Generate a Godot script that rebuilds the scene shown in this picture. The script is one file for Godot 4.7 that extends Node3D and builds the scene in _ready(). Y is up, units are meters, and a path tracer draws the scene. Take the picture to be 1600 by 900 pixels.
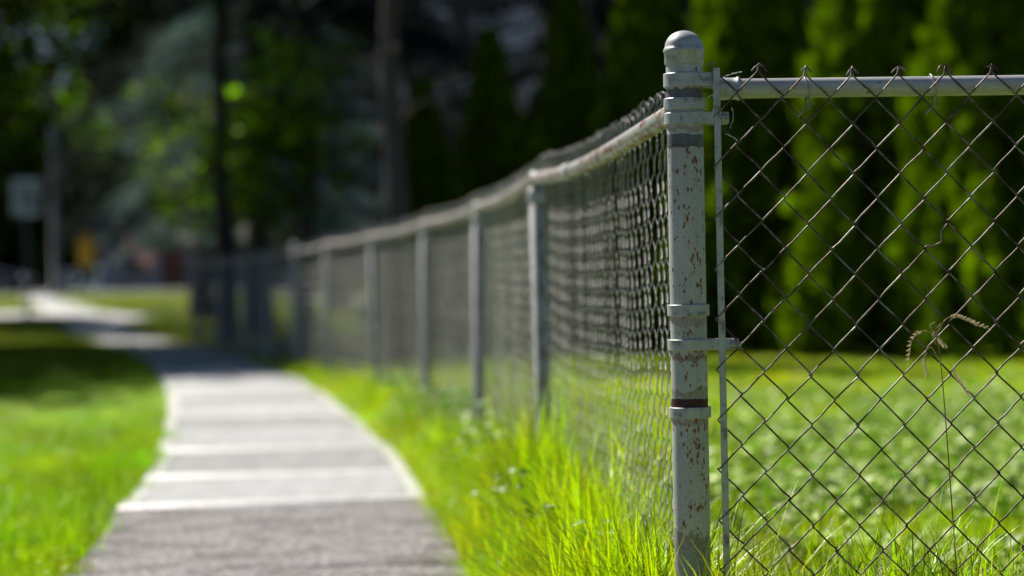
extends Node3D

# ---------------------------------------------------------------- helpers
var rng := RandomNumberGenerator.new()
var M := {}
var used_names := {}

func rf(a: float, b: float) -> float:
	return rng.randf_range(a, b)

func numbered(called: String) -> String:
	var n: int = used_names.get(called, 0)
	used_names[called] = n + 1
	return called if n == 0 else "%s_%03d" % [called, n]

func tag(o: Node, label: String, category := "", group := "", kind := "") -> Node:
	if label: o.set_meta("label", label)
	if category: o.set_meta("category", category)
	if group: o.set_meta("group", group)
	if kind: o.set_meta("kind", kind)
	return o

func thing(called: String, label: String, category: String, at := Vector3.ZERO, turn := 0.0, group := "") -> Node3D:
	var o := Node3D.new()
	o.name = numbered(called)
	add_child(o)
	o.position = at
	o.rotation.y = turn
	tag(o, label, category, group)
	return o

func child_name(parent: Node, called: String) -> String:
	var key := "%d/%s" % [parent.get_instance_id(), called]
	var n: int = used_names.get(key, 0)
	used_names[key] = n + 1
	return called if n == 0 else "%s_%03d" % [called, n]

func part(called: String, mesh: Mesh, mat: Material, parent: Node, xf := Transform3D()) -> MeshInstance3D:
	var o := MeshInstance3D.new()
	o.mesh = mesh
	o.material_override = mat
	o.transform = xf
	if parent == self:
		o.name = numbered(called)
	else:
		o.name = child_name(parent, called)
	parent.add_child(o, true)
	return o

func scatter(called: String, mesh: Mesh, mat: Material, buf: PackedFloat32Array, parent: Node) -> MultiMeshInstance3D:
	var mm := MultiMesh.new()
	mm.transform_format = MultiMesh.TRANSFORM_3D
	mm.use_colors = true
	mm.mesh = mesh
	var n := buf.size() / 16
	mm.instance_count = n
	for i in n:
		var k := i * 16
		mm.set_instance_transform(i, Transform3D(Vector3(buf[k], buf[k + 4], buf[k + 8]), Vector3(buf[k + 1], buf[k + 5], buf[k + 9]), Vector3(buf[k + 2], buf[k + 6], buf[k + 10]), Vector3(buf[k + 3], buf[k + 7], buf[k + 11])))
		mm.set_instance_color(i, Color(buf[k + 12], buf[k + 13], buf[k + 14], 1.0))
	var o := MultiMeshInstance3D.new()
	o.multimesh = mm
	o.material_override = mat
	o.name = numbered(called) if parent == self else child_name(parent, called)
	o.set_meta("kind", "stuff")
	parent.add_child(o, true)
	return o

func push(buf: PackedFloat32Array, b: Basis, p: Vector3, c: Color) -> void:
	buf.append_array(PackedFloat32Array([b.x.x, b.y.x, b.z.x, p.x, b.x.y, b.y.y, b.z.y, p.y, b.x.z, b.y.z, b.z.z, p.z, c.r, c.g, c.b, 1.0]))

func begin() -> SurfaceTool:
	var st := SurfaceTool.new()
	st.begin(Mesh.PRIMITIVE_TRIANGLES)
	return st

func done(st: SurfaceTool) -> ArrayMesh:
	st.generate_normals()
	return st.commit()

func v(st: SurfaceTool, p: Vector3, uv := Vector2.ZERO) -> void:
	st.set_uv(uv)
	st.add_vertex(p)

func tri(st: SurfaceTool, a: Vector3, b: Vector3, c: Vector3) -> void:
	v(st, a); v(st, b); v(st, c)

func quad(st: SurfaceTool, a: Vector3, b: Vector3, c: Vector3, d: Vector3) -> void:
	v(st, a, Vector2(0, 0)); v(st, b, Vector2(1, 0)); v(st, c, Vector2(1, 1))
	v(st, a, Vector2(0, 0)); v(st, c, Vector2(1, 1)); v(st, d, Vector2(0, 1))

# a tube swept along points; radii: one number or one per point
func tube(st: SurfaceTool, pts: Array, radii, sides := 8, caps := true) -> void:
	st.set_smooth_group(1)
	var rings := []
	var len_along := 0.0
	var lens := []
	var prev_x := Vector3.ZERO
	for i in pts.size():
		var p: Vector3 = pts[i]
		if i > 0: len_along += p.distance_to(pts[i - 1])
		lens.append(len_along)
		var t: Vector3 = (pts[mini(i + 1, pts.size() - 1)] - pts[maxi(i - 1, 0)])
		if t.length() < 1e-7: t = Vector3.UP
		t = t.normalized()
		var xa: Vector3
		if prev_x == Vector3.ZERO:
			xa = t.cross(Vector3.UP if absf(t.y) < 0.9 else Vector3.BACK).normalized()
		else:
			xa = (prev_x - t * prev_x.dot(t)).normalized()
		prev_x = xa
		var ya := t.cross(xa)
		var r: float = radii[i] if radii is Array else radii
		var ring := []
		for k in sides:
			var a := TAU * k / sides
			ring.append(p + (xa * cos(a) + ya * sin(a)) * r)
		rings.append(ring)
	for i in pts.size() - 1:
		for k in sides:
			var k2 := (k + 1) % sides
			var u0 := float(k) / sides
			var u1 := float(k + 1) / sides
			v(st, rings[i][k], Vector2(u0, lens[i])); v(st, rings[i + 1][k2], Vector2(u1, lens[i + 1])); v(st, rings[i + 1][k], Vector2(u0, lens[i + 1]))
			v(st, rings[i][k], Vector2(u0, lens[i])); v(st, rings[i][k2], Vector2(u1, lens[i])); v(st, rings[i + 1][k2], Vector2(u1, lens[i + 1]))
	if caps:
		st.set_smooth_group(-1)
		for k in sides:
			var k2 := (k + 1) % sides
			tri(st, pts[0], rings[0][k2], rings[0][k])
			var e := pts.size() - 1
			tri(st, pts[e], rings[e][k], rings[e][k2])

# profile of (radius, height) turned about the y axis; front (+z) is at u = 0.5
func lathe(st: SurfaceTool, prof: Array, sides := 32, xf := Transform3D(), vlen := 1.0, smooth := true) -> void:
	for i in prof.size() - 1:
		st.set_smooth_group(1 + i if not smooth else 1)
		for k in sides:
			var u0 := float(k) / sides
			var u1 := float(k + 1) / sides
			var a0 := TAU * (u0 - 0.5)
			var a1 := TAU * (u1 - 0.5)
			var p: Vector2 = prof[i]
			var q: Vector2 = prof[i + 1]
			var A := xf * Vector3(sin(a0) * p.x, p.y, cos(a0) * p.x)
			var B := xf * Vector3(sin(a1) * p.x, p.y, cos(a1) * p.x)
			var C := xf * Vector3(sin(a1) * q.x, q.y, cos(a1) * q.x)
			var D := xf * Vector3(sin(a0) * q.x, q.y, cos(a0) * q.x)
			var v0 := 1.0 - p.y / vlen
			var v1 := 1.0 - q.y / vlen
			if p.x > 1e-6:
				v(st, A, Vector2(u0, v0)); v(st, C, Vector2(u1, v1)); v(st, B, Vector2(u1, v0))
			if q.x > 1e-6:
				v(st, A, Vector2(u0, v0)); v(st, D, Vector2(u0, v1)); v(st, C, Vector2(u1, v1))

# box with chamfered edges
func chamfer_box(st: SurfaceTool, size: Vector3, c: float, xf := Transform3D()) -> void:
	st.set_smooth_group(-1)
	var h := size * 0.5
	var g := func(sx: int, sy: int, sz: int, ax: int) -> Vector3:
		var p := Vector3(sx * h.x, sy * h.y, sz * h.z)
		if ax != 0: p.x -= sx * c
		if ax != 1: p.y -= sy * c
		if ax != 2: p.z -= sz * c
		return xf * p
	for s in [-1, 1]:
		quad(st, g.call(s, -1, -1, 0), g.call(s, 1, -1, 0), g.call(s, 1, 1, 0), g.call(s, -1, 1, 0))
		quad(st, g.call(-1, s, -1, 1), g.call(-1, s, 1, 1), g.call(1, s, 1, 1), g.call(1, s, -1, 1))
		quad(st, g.call(-1, -1, s, 2), g.call(1, -1, s, 2), g.call(1, 1, s, 2), g.call(-1, 1, s, 2))
		for q in [-1, 1]:
			quad(st, g.call(s, q, -1, 0), g.call(s, q, 1, 0), g.call(s, q, 1, 1), g.call(s, q, -1, 1))
			quad(st, g.call(s, -1, q, 0), g.call(s, 1, q, 0), g.call(s, 1, q, 2), g.call(s, -1, q, 2))
			quad(st, g.call(-1, s, q, 1), g.call(1, s, q, 1), g.call(1, s, q, 2), g.call(-1, s, q, 2))
			for w in [-1, 1]:
				tri(st, g.call(s, q, w, 0), g.call(s, q, w, 1), g.call(s, q, w, 2))

func cbox(size: Vector3, c: float, xf := Transform3D()) -> ArrayMesh:
	var st := begin()
	chamfer_box(st, size, c, xf)
	return done(st)

# a flat steel strap of height h and thickness th along a path in the xz plane
func strap(path: Array, h: float, th: float) -> ArrayMesh:
	var st := begin()
	var out := []
	for i in path.size():
		var p: Vector2 = path[i]
		var t: Vector2 = (path[mini(i + 1, path.size() - 1)] - path[maxi(i - 1, 0)]).normalized()
		var n := Vector2(-t.y, t.x) * th * 0.5
		out.append([p + n, p - n])
	var e := th * 0.3
	for i in path.size() - 1:
		var a: Array = out[i]
		var b: Array = out[i + 1]
		for s in 2:
			st.set_smooth_group(1 + s)
			quad(st, Vector3(a[s].x, -h / 2 + e, a[s].y), Vector3(b[s].x, -h / 2 + e, b[s].y), Vector3(b[s].x, h / 2 - e, b[s].y), Vector3(a[s].x, h / 2 - e, a[s].y))
		var ma: Vector2 = (a[0] + a[1]) * 0.5
		var mb: Vector2 = (b[0] + b[1]) * 0.5
		for s in [-1, 1]:
			for q in 2:
				st.set_smooth_group(4 + q + s)
				var ia: Vector2 = ma.lerp(a[q], 0.5)
				var ib: Vector2 = mb.lerp(b[q], 0.5)
				quad(st, Vector3(a[q].x, s * (h / 2 - e), a[q].y), Vector3(b[q].x, s * (h / 2 - e), b[q].y), Vector3(ib.x, s * h / 2, ib.y), Vector3(ia.x, s * h / 2, ia.y))
			st.set_smooth_group(9)
			var a0: Vector2 = ma.lerp(a[0], 0.5)
			var a1: Vector2 = ma.lerp(a[1], 0.5)
			var b0: Vector2 = mb.lerp(b[0], 0.5)
			var b1: Vector2 = mb.lerp(b[1], 0.5)
			quad(st, Vector3(a0.x, s * h / 2, a0.y), Vector3(b0.x, s * h / 2, b0.y), Vector3(b1.x, s * h / 2, b1.y), Vector3(a1.x, s * h / 2, a1.y))
	st.set_smooth_group(-1)
	for i in [0, path.size() - 1]:
		var a: Array = out[i]
		quad(st, Vector3(a[0].x, -h / 2 + e, a[0].y), Vector3(a[1].x, -h / 2 + e, a[1].y), Vector3(a[1].x, h / 2 - e, a[1].y), Vector3(a[0].x, h / 2 - e, a[0].y))
	return done(st)

func spline(pts: Array, closed_step := 0.05) -> Curve3D:
	var c := Curve3D.new()
	c.bake_interval = closed_step
	for i in pts.size():
		var p: Vector3 = pts[i]
		var a: Vector3 = pts[maxi(i - 1, 0)]
		var b: Vector3 = pts[mini(i + 1, pts.size() - 1)]
		var t := (b - a) * 0.5
		var li := p.distance_to(a) if i > 0 else 0.0
		var lo := p.distance_to(b) if i < pts.size() - 1 else 0.0
		var tn := t.normalized()
		c.add_point(p, -tn * li / 3.0, tn * lo / 3.0)
	return c

func along(c: Curve3D, s: float) -> Vector3:
	return c.sample_baked(s, true)

func tangent(c: Curve3D, s: float) -> Vector3:
	return (along(c, minf(s + 0.06, c.get_baked_length())) - along(c, maxf(s - 0.06, 0.0))).normalized()

# ---------------------------------------------------------------- materials
func mat(called: String, color: Color, rough := 0.8, metal := 0.0, spec := 0.5) -> StandardMaterial3D:
	var m := StandardMaterial3D.new()
	m.resource_name = called
	m.albedo_color = color.linear_to_srgb()
	m.roughness = rough
	m.metallic = metal
	m.metallic_specular = spec
	M[called] = m
	return m

func noise(freq: float, seed_: int, octaves := 4, type := FastNoiseLite.TYPE_SIMPLEX_SMOOTH) -> FastNoiseLite:
	var n := FastNoiseLite.new()
	n.noise_type = type
	n.frequency = freq
	n.seed = seed_
	n.fractal_octaves = octaves
	return n

func noise_tex(freq: float, seed_: int, stops: Array, size := 512, octaves := 5) -> NoiseTexture2D:
	var t := NoiseTexture2D.new()
	t.width = size; t.height = size
	t.seamless = true
	t.noise = noise(freq, seed_, octaves)
	if stops.size():
		var g := Gradient.new()
		var o := PackedFloat32Array()
		var c := PackedColorArray()
		for s in stops:
			o.append(s[0]); c.append((s[1] as Color).linear_to_srgb())
		g.offsets = o; g.colors = c
		t.color_ramp = g
	return t

func triplanar(m: StandardMaterial3D, scale: float, world := true) -> void:
	m.uv1_triplanar = true
	m.uv1_world_triplanar = world
	m.uv1_scale = Vector3.ONE * scale

# weathered painted steel: grey paint, mottling, rust specks with orange halos that run a little way down
func rusted_paint(w: int, h: int, seed_: int, base: Color, zones: Array, bands: Array, px_per_mm: Vector2, bottom_rust := 0.0) -> ImageTexture:
	var r := RandomNumberGenerator.new()
	r.seed = seed_
	var im := Image.create(w, h, false, Image.FORMAT_RGB8)
	var n1 := noise(0.012, seed_, 4)
	var n2 := noise(0.09, seed_ + 3, 3)
	var n3 := noise(0.03, seed_ + 7, 3)
	var rust := Color(0.16, 0.045, 0.014)
	for y in h:
		for x in w:
			var a := TAU * x / w
			var cx := cos(a) * w / TAU
			var cy := sin(a) * w / TAU
			var m := n1.get_noise_3d(cx, cy, y * 0.35)
			var f := n2.get_noise_3d(cx, cy, y)
			var c := base * (1.0 + 0.22 * m + 0.10 * f)
			for b in bands:
				var e: float = n3.get_noise_3d(cx, cy, y) * (b[3] as float)
				if y + e > b[0] and y + e < b[1]:
					c = c.lerp((b[2] as Color) * (1.0 + 0.5 * m + 0.5 * f), b[4])
			if bottom_rust > 0.0:
				var s := n3.get_noise_3d(cx, cy, y * 0.4) + 0.5 * f + bottom_rust * (0.5 + 0.5 * cos(TAU * (float(x) / w - 0.30)))
				if s > 0.36: c = c.lerp(rust * (1.0 + f), clampf((s - 0.36) * 6.0, 0.0, 0.9))
			im.set_pixel(x, y, Color(clampf(c.r, 0, 1), clampf(c.g, 0, 1), clampf(c.b, 0, 1)).linear_to_srgb())
	for z in zones:
		var last := Vector2.ZERO
		for i in int(z[2]):
			var px := w * (r.randf() if r.randf() < 0.35 else fposmod(r.randfn(z[3], 0.10), 1.0))
			var py := r.randf_range(z[0], z[1])
			if i > 4 and r.randf() < 0.5:
				px = fposmod(last.x + r.randfn(0.0, 9.0), float(w))
				py = clampf(last.y + r.randfn(0.0, 16.0), z[0], z[1])
			else:
				last = Vector2(px, py)
			var rad: float = pow(r.randf(), 3.0) * 1.7 + 0.34
			var rx := rad * px_per_mm.x * 0.75
			var ry := rad * px_per_mm.y * (1.0 + r.randf() * 0.9)
			var halo := 1.9
			for yy in range(int(py - ry * halo), int(py + ry * halo * 1.4) + 1):
				if yy < 0 or yy >= h: continue
				for xx in range(int(px - rx * halo), int(px + rx * halo) + 1):
					var dx := (xx - px) / rx
					var dy := (yy - py) / (ry if yy < py else ry * 1.35)
					var d := sqrt(dx * dx + dy * dy) + 0.35 * n2.get_noise_2d(xx * 3.0, yy * 3.0)
					if d < halo:
						var ix := posmod(xx, w)
						var c := im.get_pixel(ix, yy).srgb_to_linear()
						if d < 1.0: c = c.lerp(Color(0.060, 0.024, 0.011), 0.9)
						else: c = c.lerp(Color(0.40, 0.165, 0.05), 0.9 * (halo - d) / (halo - 1.0))
						im.set_pixel(ix, yy, c.linear_to_srgb())
			# a run of rust below some of the pits
			if r.randf() < 0.16:
				var run := int(r.randf_range(8, 46) * px_per_mm.y)
				var drift := 0.0
				for k in run:
					drift += r.randf_range(-0.12, 0.12)
					var yy := int(py) + k
					if yy >= h: break
					for dx in range(-1, 2):
						var ix := posmod(int(px + drift) + dx, w)
						var c := im.get_pixel(ix, yy).srgb_to_linear()
						im.set_pixel(ix, yy, c.lerp(Color(0.25, 0.10, 0.035), (0.42 if dx == 0 else 0.2) * (1.0 - float(k) / run)).linear_to_srgb())
	return ImageTexture.create_from_image(im)

func leaf_mat(called: String, through: Color, rough := 0.5, spec := 0.5) -> StandardMaterial3D:
	var m := mat(called, Color.WHITE, rough, 0.0, spec)
	m.vertex_color_use_as_albedo = true
	m.backlight_enabled = true
	m.backlight = through.linear_to_srgb()
	m.cull_mode = BaseMaterial3D.CULL_DISABLED
	return m

# ---------------------------------------------------------------- the lie of the land
func land(x: float, z: float) -> float:
	var d := -z
	var h := 0.0
	var k := [[32.0, 0.0], [40.0, 0.13], [50.0, 0.28], [62.0, 0.42], [85.0, 0.50], [100.0, 0.57], [140.0, 0.6], [900.0, 0.6]]
	if d > 32.0:
		for i in k.size() - 1:
			if d <= k[i + 1][0]:
				h = lerpf(k[i][1], k[i + 1][1], (d - k[i][0]) / (k[i + 1][0] - k[i][0]))
				break
	return h * smoothstep(-5.5, -8.5, x)

var fence_line: Curve3D
var walk_line: Curve3D
var walk_samples: PackedVector2Array
var fence_samples: PackedVector2Array

func dist_to(samples: PackedVector2Array, x: float, z: float) -> float:
	# signed distance across a line sampled by distance from the camera: positive is to its right
	var i := clampi(int((-z + 4.0) * 2.0), 0, samples.size() - 1)
	var s := samples[i]
	return (x - s.x) * s.y

func tabulate(c: Curve3D) -> PackedVector2Array:
	var out := PackedVector2Array()
	out.resize(220)
	var L := c.get_baked_length()
	var n := int(L / 0.1)
	for i in 220: out[i] = Vector2(INF, 1.0)
	for k in n + 1:
		var p := along(c, k * 0.1)
		var t := tangent(c, k * 0.1)
		var i := int((-p.z + 4.0) * 2.0)
		if i >= 0 and i < 220: out[i] = Vector2(p.x, absf(t.z))
	for i in range(1, 220):
		if out[i].x == INF: out[i] = out[i - 1]
	for i in range(218, -1, -1):
		if out[i].x == INF: out[i] = out[i + 1]
	return out

# ---------------------------------------------------------------- grass, leaves
func blade(st: SurfaceTool, base: Vector3, turn: float, h: float, bend: float, w: float, segs: int, fold := 0.0) -> void:
	st.set_smooth_group(1)
	var dir := Vector3(cos(turn), 0, sin(turn))
	var side := Vector3(-sin(turn), 0, cos(turn)).rotated(Vector3.UP, fold)
	var pl := []
	for i in segs + 1:
		var t := float(i) / segs
		var lift := t - 0.45 * t * t * t * clampf(bend / h, 0.0, 1.6)
		var p := base + Vector3.UP * h * lift + dir * bend * t * t
		var ww := w * (1.0 - pow(t, 2.2)) * (0.75 + 0.5 * t * (1 - t))
		pl.append([p - side * ww * 0.5, p + side * ww * 0.5])
	for i in segs:
		if i == segs - 1:
			tri(st, pl[i][0], pl[i][1], (pl[i + 1][0] + pl[i + 1][1]) * 0.5)
		else:
			quad(st, pl[i][0], pl[i][1], pl[i + 1][1], pl[i + 1][0])

func tuft(blades: int, h0: float, h1: float, w: float, spread: float, lean: float, segs: int) -> ArrayMesh:
	var st := begin()
	for i in blades:
		var shade := rf(0.35, 0.7) if rng.randf() < 0.3 else rf(0.8, 1.35)
		st.set_color(Color(shade * rf(0.85, 1.25), shade, shade) if rng.randf() > 0.06 else Color(1.5, 0.95, 3.0) * shade)
		var a := rf(0, TAU)
		var p := Vector3(cos(a), 0, sin(a)) * spread * sqrt(rng.randf())
		var h := rf(h0, h1)
		blade(st, p, rf(0, TAU), h, h * rf(0.1, lean), w * rf(0.6, 1.2), segs, rf(-0.8, 0.8))
	return done(st)

func leaf(st: SurfaceTool, p: Vector3, dir: Vector3, up: Vector3, l: float, w: float, droop := 0.25) -> void:
	st.set_smooth_group(1)
	var s := dir.cross(up).normalized()
	up = s.cross(dir).normalized()
	var m := p + dir * l * 0.45 + up * w * 0.10
	var t := p + dir * l - up * l * droop
	var a := p + dir * l * 0.42 + s * w * 0.5 + up * w * 0.28
	var b := p + dir * l * 0.42 - s * w * 0.5 + up * w * 0.28
	tri(st, p, a, m); tri(st, p, m, b); tri(st, a, t, m); tri(st, m, t, b)

func sprig(n: int, size: float, l: float, w: float) -> ArrayMesh:
	var st := begin()
	for i in n:
		var d := Vector3(rf(-1, 1), rf(-0.7, 0.6), rf(-1, 1)).normalized()
		var p := Vector3(rf(-1, 1), rf(-1, 1), rf(-1, 1)) * size
		leaf(st, p, d, Vector3(rf(-0.5, 0.5), 1, rf(-0.5, 0.5)), l * rf(0.7, 1.2), w * rf(0.7, 1.2), rf(0.05, 0.45))
	return done(st)

# a ground plant: upturned glossy oval leaves on short stalks
func rosette(n: int, l: float, w: float, h: float) -> ArrayMesh:
	var st := begin()
	for i in n:
		var a := TAU * i / n + rf(-0.5, 0.5)
		var d := Vector3(cos(a), rf(-0.1, 0.7), sin(a)).normalized()
		var p := Vector3(cos(a), 0, sin(a)) * rf(0.2, 1.0) * l + Vector3.UP * h * rf(0.3, 1.0)
		leaf(st, p, d, Vector3(rf(-0.9, 0.6), 1, rf(-0.4, 0.9)), l * rf(0.7, 1.25), w * rf(0.8, 1.2), rf(0.0, 0.35))
	return done(st)

# a flat scaly fan as cypress and arborvitae carry them
func fan(l: float) -> ArrayMesh:
	var st := begin()
	st.set_smooth_group(1)
	for i in 9:
		var t := float(i) / 8.0
		var a := (t - 0.5) * 2.0
		var base := Vector3(0, l * 0.12 * i * 0.5 * 0.4, 0)
		var d := Vector3(sin(a) * 0.9, cos(a), rf(-0.18, 0.18)).normalized()
		var s := d.cross(Vector3.BACK).normalized() * l * 0.06
		var ll := l * (1.0 - 0.4 * absf(a)) * rf(0.8, 1.1)
		quad(st, base - s * 0.5, base + s * 0.5, base + d * ll * 0.6 + s, base + d * ll * 0.6 - s)
		tri(st, base + d * ll * 0.6 - s, base + d * ll * 0.6 + s, base + d * ll)
	return done(st)

# a needled twig
func needles(l: float) -> ArrayMesh:
	var st := begin()
	st.set_smooth_group(1)
	for i in 22:
		var t := (i + 0.5) / 22.0
		var p := Vector3(0, -0.03 * l * t, l * t)
		var a := rf(0, TAU)
		var d := Vector3(cos(a), sin(a), rf(0.5, 1.1)).normalized()
		var n := l * 0.2 * rf(0.7, 1.2)
		var s := d.cross(Vector3(rf(-1, 1), rf(-1, 1), rf(-1, 1))).normalized() * l * 0.016
		tri(st, p - s, p + s, p + d * n)
	tube(st, [Vector3.ZERO, Vector3(0, -0.03 * l, l)], l * 0.012, 3, false)
	return done(st)

func trunk_mesh(h: float, r0: float, r1: float, lean: Vector3, limbs: Array, seed_: int) -> ArrayMesh:
	var st := begin()
	var n := noise(0.8, seed_, 3)
	var pts := []
	var rad := []
	for i in 15:
		var t := i / 14.0
		pts.append(Vector3(n.get_noise_2d(t * 4.0, 0) * 0.12 * h * 0.1, h * t, n.get_noise_2d(t * 4.0, 9.0) * 0.12 * h * 0.1) + lean * t * t)
		rad.append(lerpf(r0, r1, t) * (1.0 + 0.5 * exp(-t * 22.0)) * (1.0 + 0.10 * n.get_noise_2d(t * 40.0, 3.0)))
	tube(st, pts, rad, 12, false)
	for l in limbs:
		var t: float = l[0]
		var k := clampf(t * 14.0, 0, 13.99)
		var p: Vector3 = (pts[int(k)] as Vector3).lerp(pts[int(k) + 1], k - int(k))
		var d: Vector3 = l[1]
		var len_: float = l[2]
		var r: float = l[3]
		var lp := []
		var lr := []
		for i in 6:
			var s := i / 5.0
			lp.append(p + d * len_ * s + Vector3(0, (l[4] as float) * len_ * s * s, 0) + Vector3(n.get_noise_2d(s * 5.0, len_ * 9.0), 0, n.get_noise_2d(s * 5.0, len_ * 17.0)) * 0.12 * len_ * s)
			lr.append(lerpf(r, r * 0.2, s))
		tube(st, lp, lr, 6, false)
	return done(st)

var leaf_meshes := []

# broadleaf tree: trunk with limbs, crown of leaf sprigs gathered in clumps with gaps between
func broadleaf(label: String, at: Vector3, h: float, r_trunk: float, centre: Vector3, radii: Vector3, clumps: int, per: int, clump_r: float, scale: float, tint: Color, seed_: int, group := "", floor_ := 0.5) -> Node3D:
	rng.seed = seed_
	at.y = land(at.x, at.z) - 0.05
	var o := thing("broadleaf_tree", label, "tree", at, 0.0, group)
	var limbs := []
	for i in 9:
		var a := TAU * i / 9.0 + rf(-0.4, 0.4)
		limbs.append([rf(0.3, 0.95), Vector3(cos(a), rf(0.1, 0.8), sin(a)).normalized(), radii.x * rf(0.5, 0.9), r_trunk * rf(0.25, 0.45), rf(-0.1, 0.25)])
	part("trunk", trunk_mesh(h * 0.75, r_trunk, r_trunk * 0.3, Vector3(rf(-0.3, 0.3), 0, rf(-0.3, 0.3)), limbs, seed_), M.bark, o)
	var buf := PackedFloat32Array()
	for c in clumps:
		var d := Vector3(rng.randfn(), rng.randfn(), rng.randfn()).normalized() * pow(rng.randf(), 0.45)
		var p := centre + d * radii
		var light := 0.35 + 1.3 * pow(rng.randf(), 2.0)  # clump tone painted unevenly, so a few clumps pass for sunlit ones
		for i in per:
			var q := p + Vector3(rng.randfn(), rng.randfn() * 0.6, rng.randfn()) * clump_r * 0.55
			if q.y + at.y < land(at.x + q.x, at.z + q.z) + floor_: continue
			var k := scale * rf(0.7, 1.3)
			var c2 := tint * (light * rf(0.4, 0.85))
			if i % 5 == 0:  # enlarged sprigs painted much brighter to imitate leaves caught by the sun
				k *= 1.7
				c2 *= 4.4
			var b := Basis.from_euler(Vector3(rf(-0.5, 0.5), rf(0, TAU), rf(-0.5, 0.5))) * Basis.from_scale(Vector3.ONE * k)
			c2.r *= rf(0.85, 1.25)
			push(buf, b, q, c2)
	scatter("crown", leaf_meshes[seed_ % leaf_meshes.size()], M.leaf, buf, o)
	return o

# conifer: straight trunk, whorls of drooping boughs set with needled twigs
func conifer(label: String, at: Vector3, h: float, r_trunk: float, bare: float, reach: float, tint: Color, seed_: int, dead := 0, group := "", twig := 1.0, density := 1.0) -> Node3D:
	rng.seed = seed_
	at.y = land(at.x, at.z) - 0.05
	var o := thing("conifer_tree", label, "tree", at, 0.0, group)
	var limbs := []
	for i in dead:
		var a := rf(0, TAU)
		limbs.append([rf(1.2, bare + 0.5) / h, Vector3(cos(a), rf(-0.12, 0.15), sin(a)).normalized(), rf(0.6, 1.5), rf(0.010, 0.018), rf(-0.1, 0.05)])
	var buf := PackedFloat32Array()
	var y := bare
	while y < h - 0.15:
		var t := (y - bare) / (h - bare)
		var L := reach * pow(1.0 - t, 0.8) + 0.15
		var n := int(5 + 3 * (1.0 - t))
		for i in n:
			var a := rf(0, TAU)
			var d := Vector3(cos(a), 0, sin(a))
			var LL := L * rf(0.7, 1.1)
			limbs.append([y / h, (d + Vector3(0, -0.15, 0)).normalized(), LL * 0.9, 0.012 + 0.014 * LL, -0.12])
			var m := int((8 + 16 * LL) * density)
			for j in m:
				var s := pow(rng.randf(), 0.7)
				var side := rng.randfn() * 0.16 * LL * (0.4 + s)
				var p := d * LL * s + d.cross(Vector3.UP) * side + Vector3(0, y - 0.15 * LL * s - 0.14 * LL * s * s - absf(side) * 0.35 - rf(0, 0.12), 0)
				var yaw := atan2(d.x, d.z) + signf(side) * rf(0.1, 0.9)
				var b := Basis.from_euler(Vector3(rf(0.0, 0.75), yaw, rf(-0.4, 0.4))) * Basis.from_scale(Vector3.ONE * twig * rf(0.8, 1.3))
				push(buf, b, p, tint * rf(0.65, 1.35))
		y += rf(0.22, 0.34) * (0.6 + reach * 0.22)
	part("trunk", trunk_mesh(h, r_trunk, 0.015, Vector3.ZERO, limbs, seed_), M.bark_dark, o)
	scatter("crown", M_needles[seed_ % 2], M.needle, buf, o)
	return o

var M_needles := []

# ---------------------------------------------------------------- chain link
# one zigzag wire of the fabric: hangs from the top selvage at y = 0, spans x from 0 to w
func link_wire(w: float, pitch: float, halves: int, start_right: bool, r: float, sides: int, jitter: float, kink_at := -1, belly := 1.15, knuckle := 1.0) -> ArrayMesh:
	var pts := []
	var sgn := 1.0 if start_right else -1.0
	var x_of := func(k: int) -> float:
		var right := (k % 2 == 0) == start_right
		return w + r * 0.85 if right else -r * 0.85
	# the knuckle: the end folds over its neighbour
	var x0: float = x_of.call(0)
	var tw := rf(-0.004, 0.004)
	var up := knuckle * rf(0.8, 1.3)
	pts.append(Vector3(x0 + sgn * 0.0095 + tw, -0.001 + rf(-0.005, 0.006) * knuckle, -sgn * r * 2.2 * knuckle))
	pts.append(Vector3(x0 + sgn * 0.0050 + tw, 0.0055 * up + rf(-0.002, 0.003), -sgn * r * 2.6 * knuckle))
	pts.append(Vector3(x0 - sgn * 0.0010, 0.0085 * up, -sgn * r * 1.2))
	pts.append(Vector3(x0 - sgn * 0.0022, 0.0042 * up, sgn * r * 0.5))
	for k in halves:
		var xa: float = x_of.call(k)
		var xb: float = x_of.call(k + 1)
		var ya := -k * pitch * 0.5
		var yb := -(k + 1) * pitch * 0.5
		var z := r * 1.15 if xb < xa else -r * 1.15
		var A := Vector3(xa, ya, 0) + Vector3(rf(-1, 1), rf(-1, 1), 0) * jitter
		var B := Vector3(xb, yb, 0)
		if k > 0: pts.append(A)
		pts.append(A.lerp(B, 0.08) + Vector3(0, 0, z))
		if k == kink_at:
			pts.append(A.lerp(B, 0.40) + Vector3(0.004, 0.001, z))
			pts.append(A.lerp(B, 0.55) + Vector3(0.010, -0.008, z))
			pts.append(A.lerp(B, 0.75) + Vector3(0.002, -0.008, z))
		else:
			pts.append(A.lerp(B, 0.3) + Vector3(0, 0, z * belly))
			pts.append(A.lerp(B, 0.7) + Vector3(0, rf(-1, 1) * jitter, z * belly))
		pts.append(A.lerp(B, 0.92) + Vector3(0, 0, z))
	pts.append(Vector3(x_of.call(halves), -halves * pitch * 0.5, 0))
	var st := begin()
	tube(st, pts, r, sides, true)
	return done(st)

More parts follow.
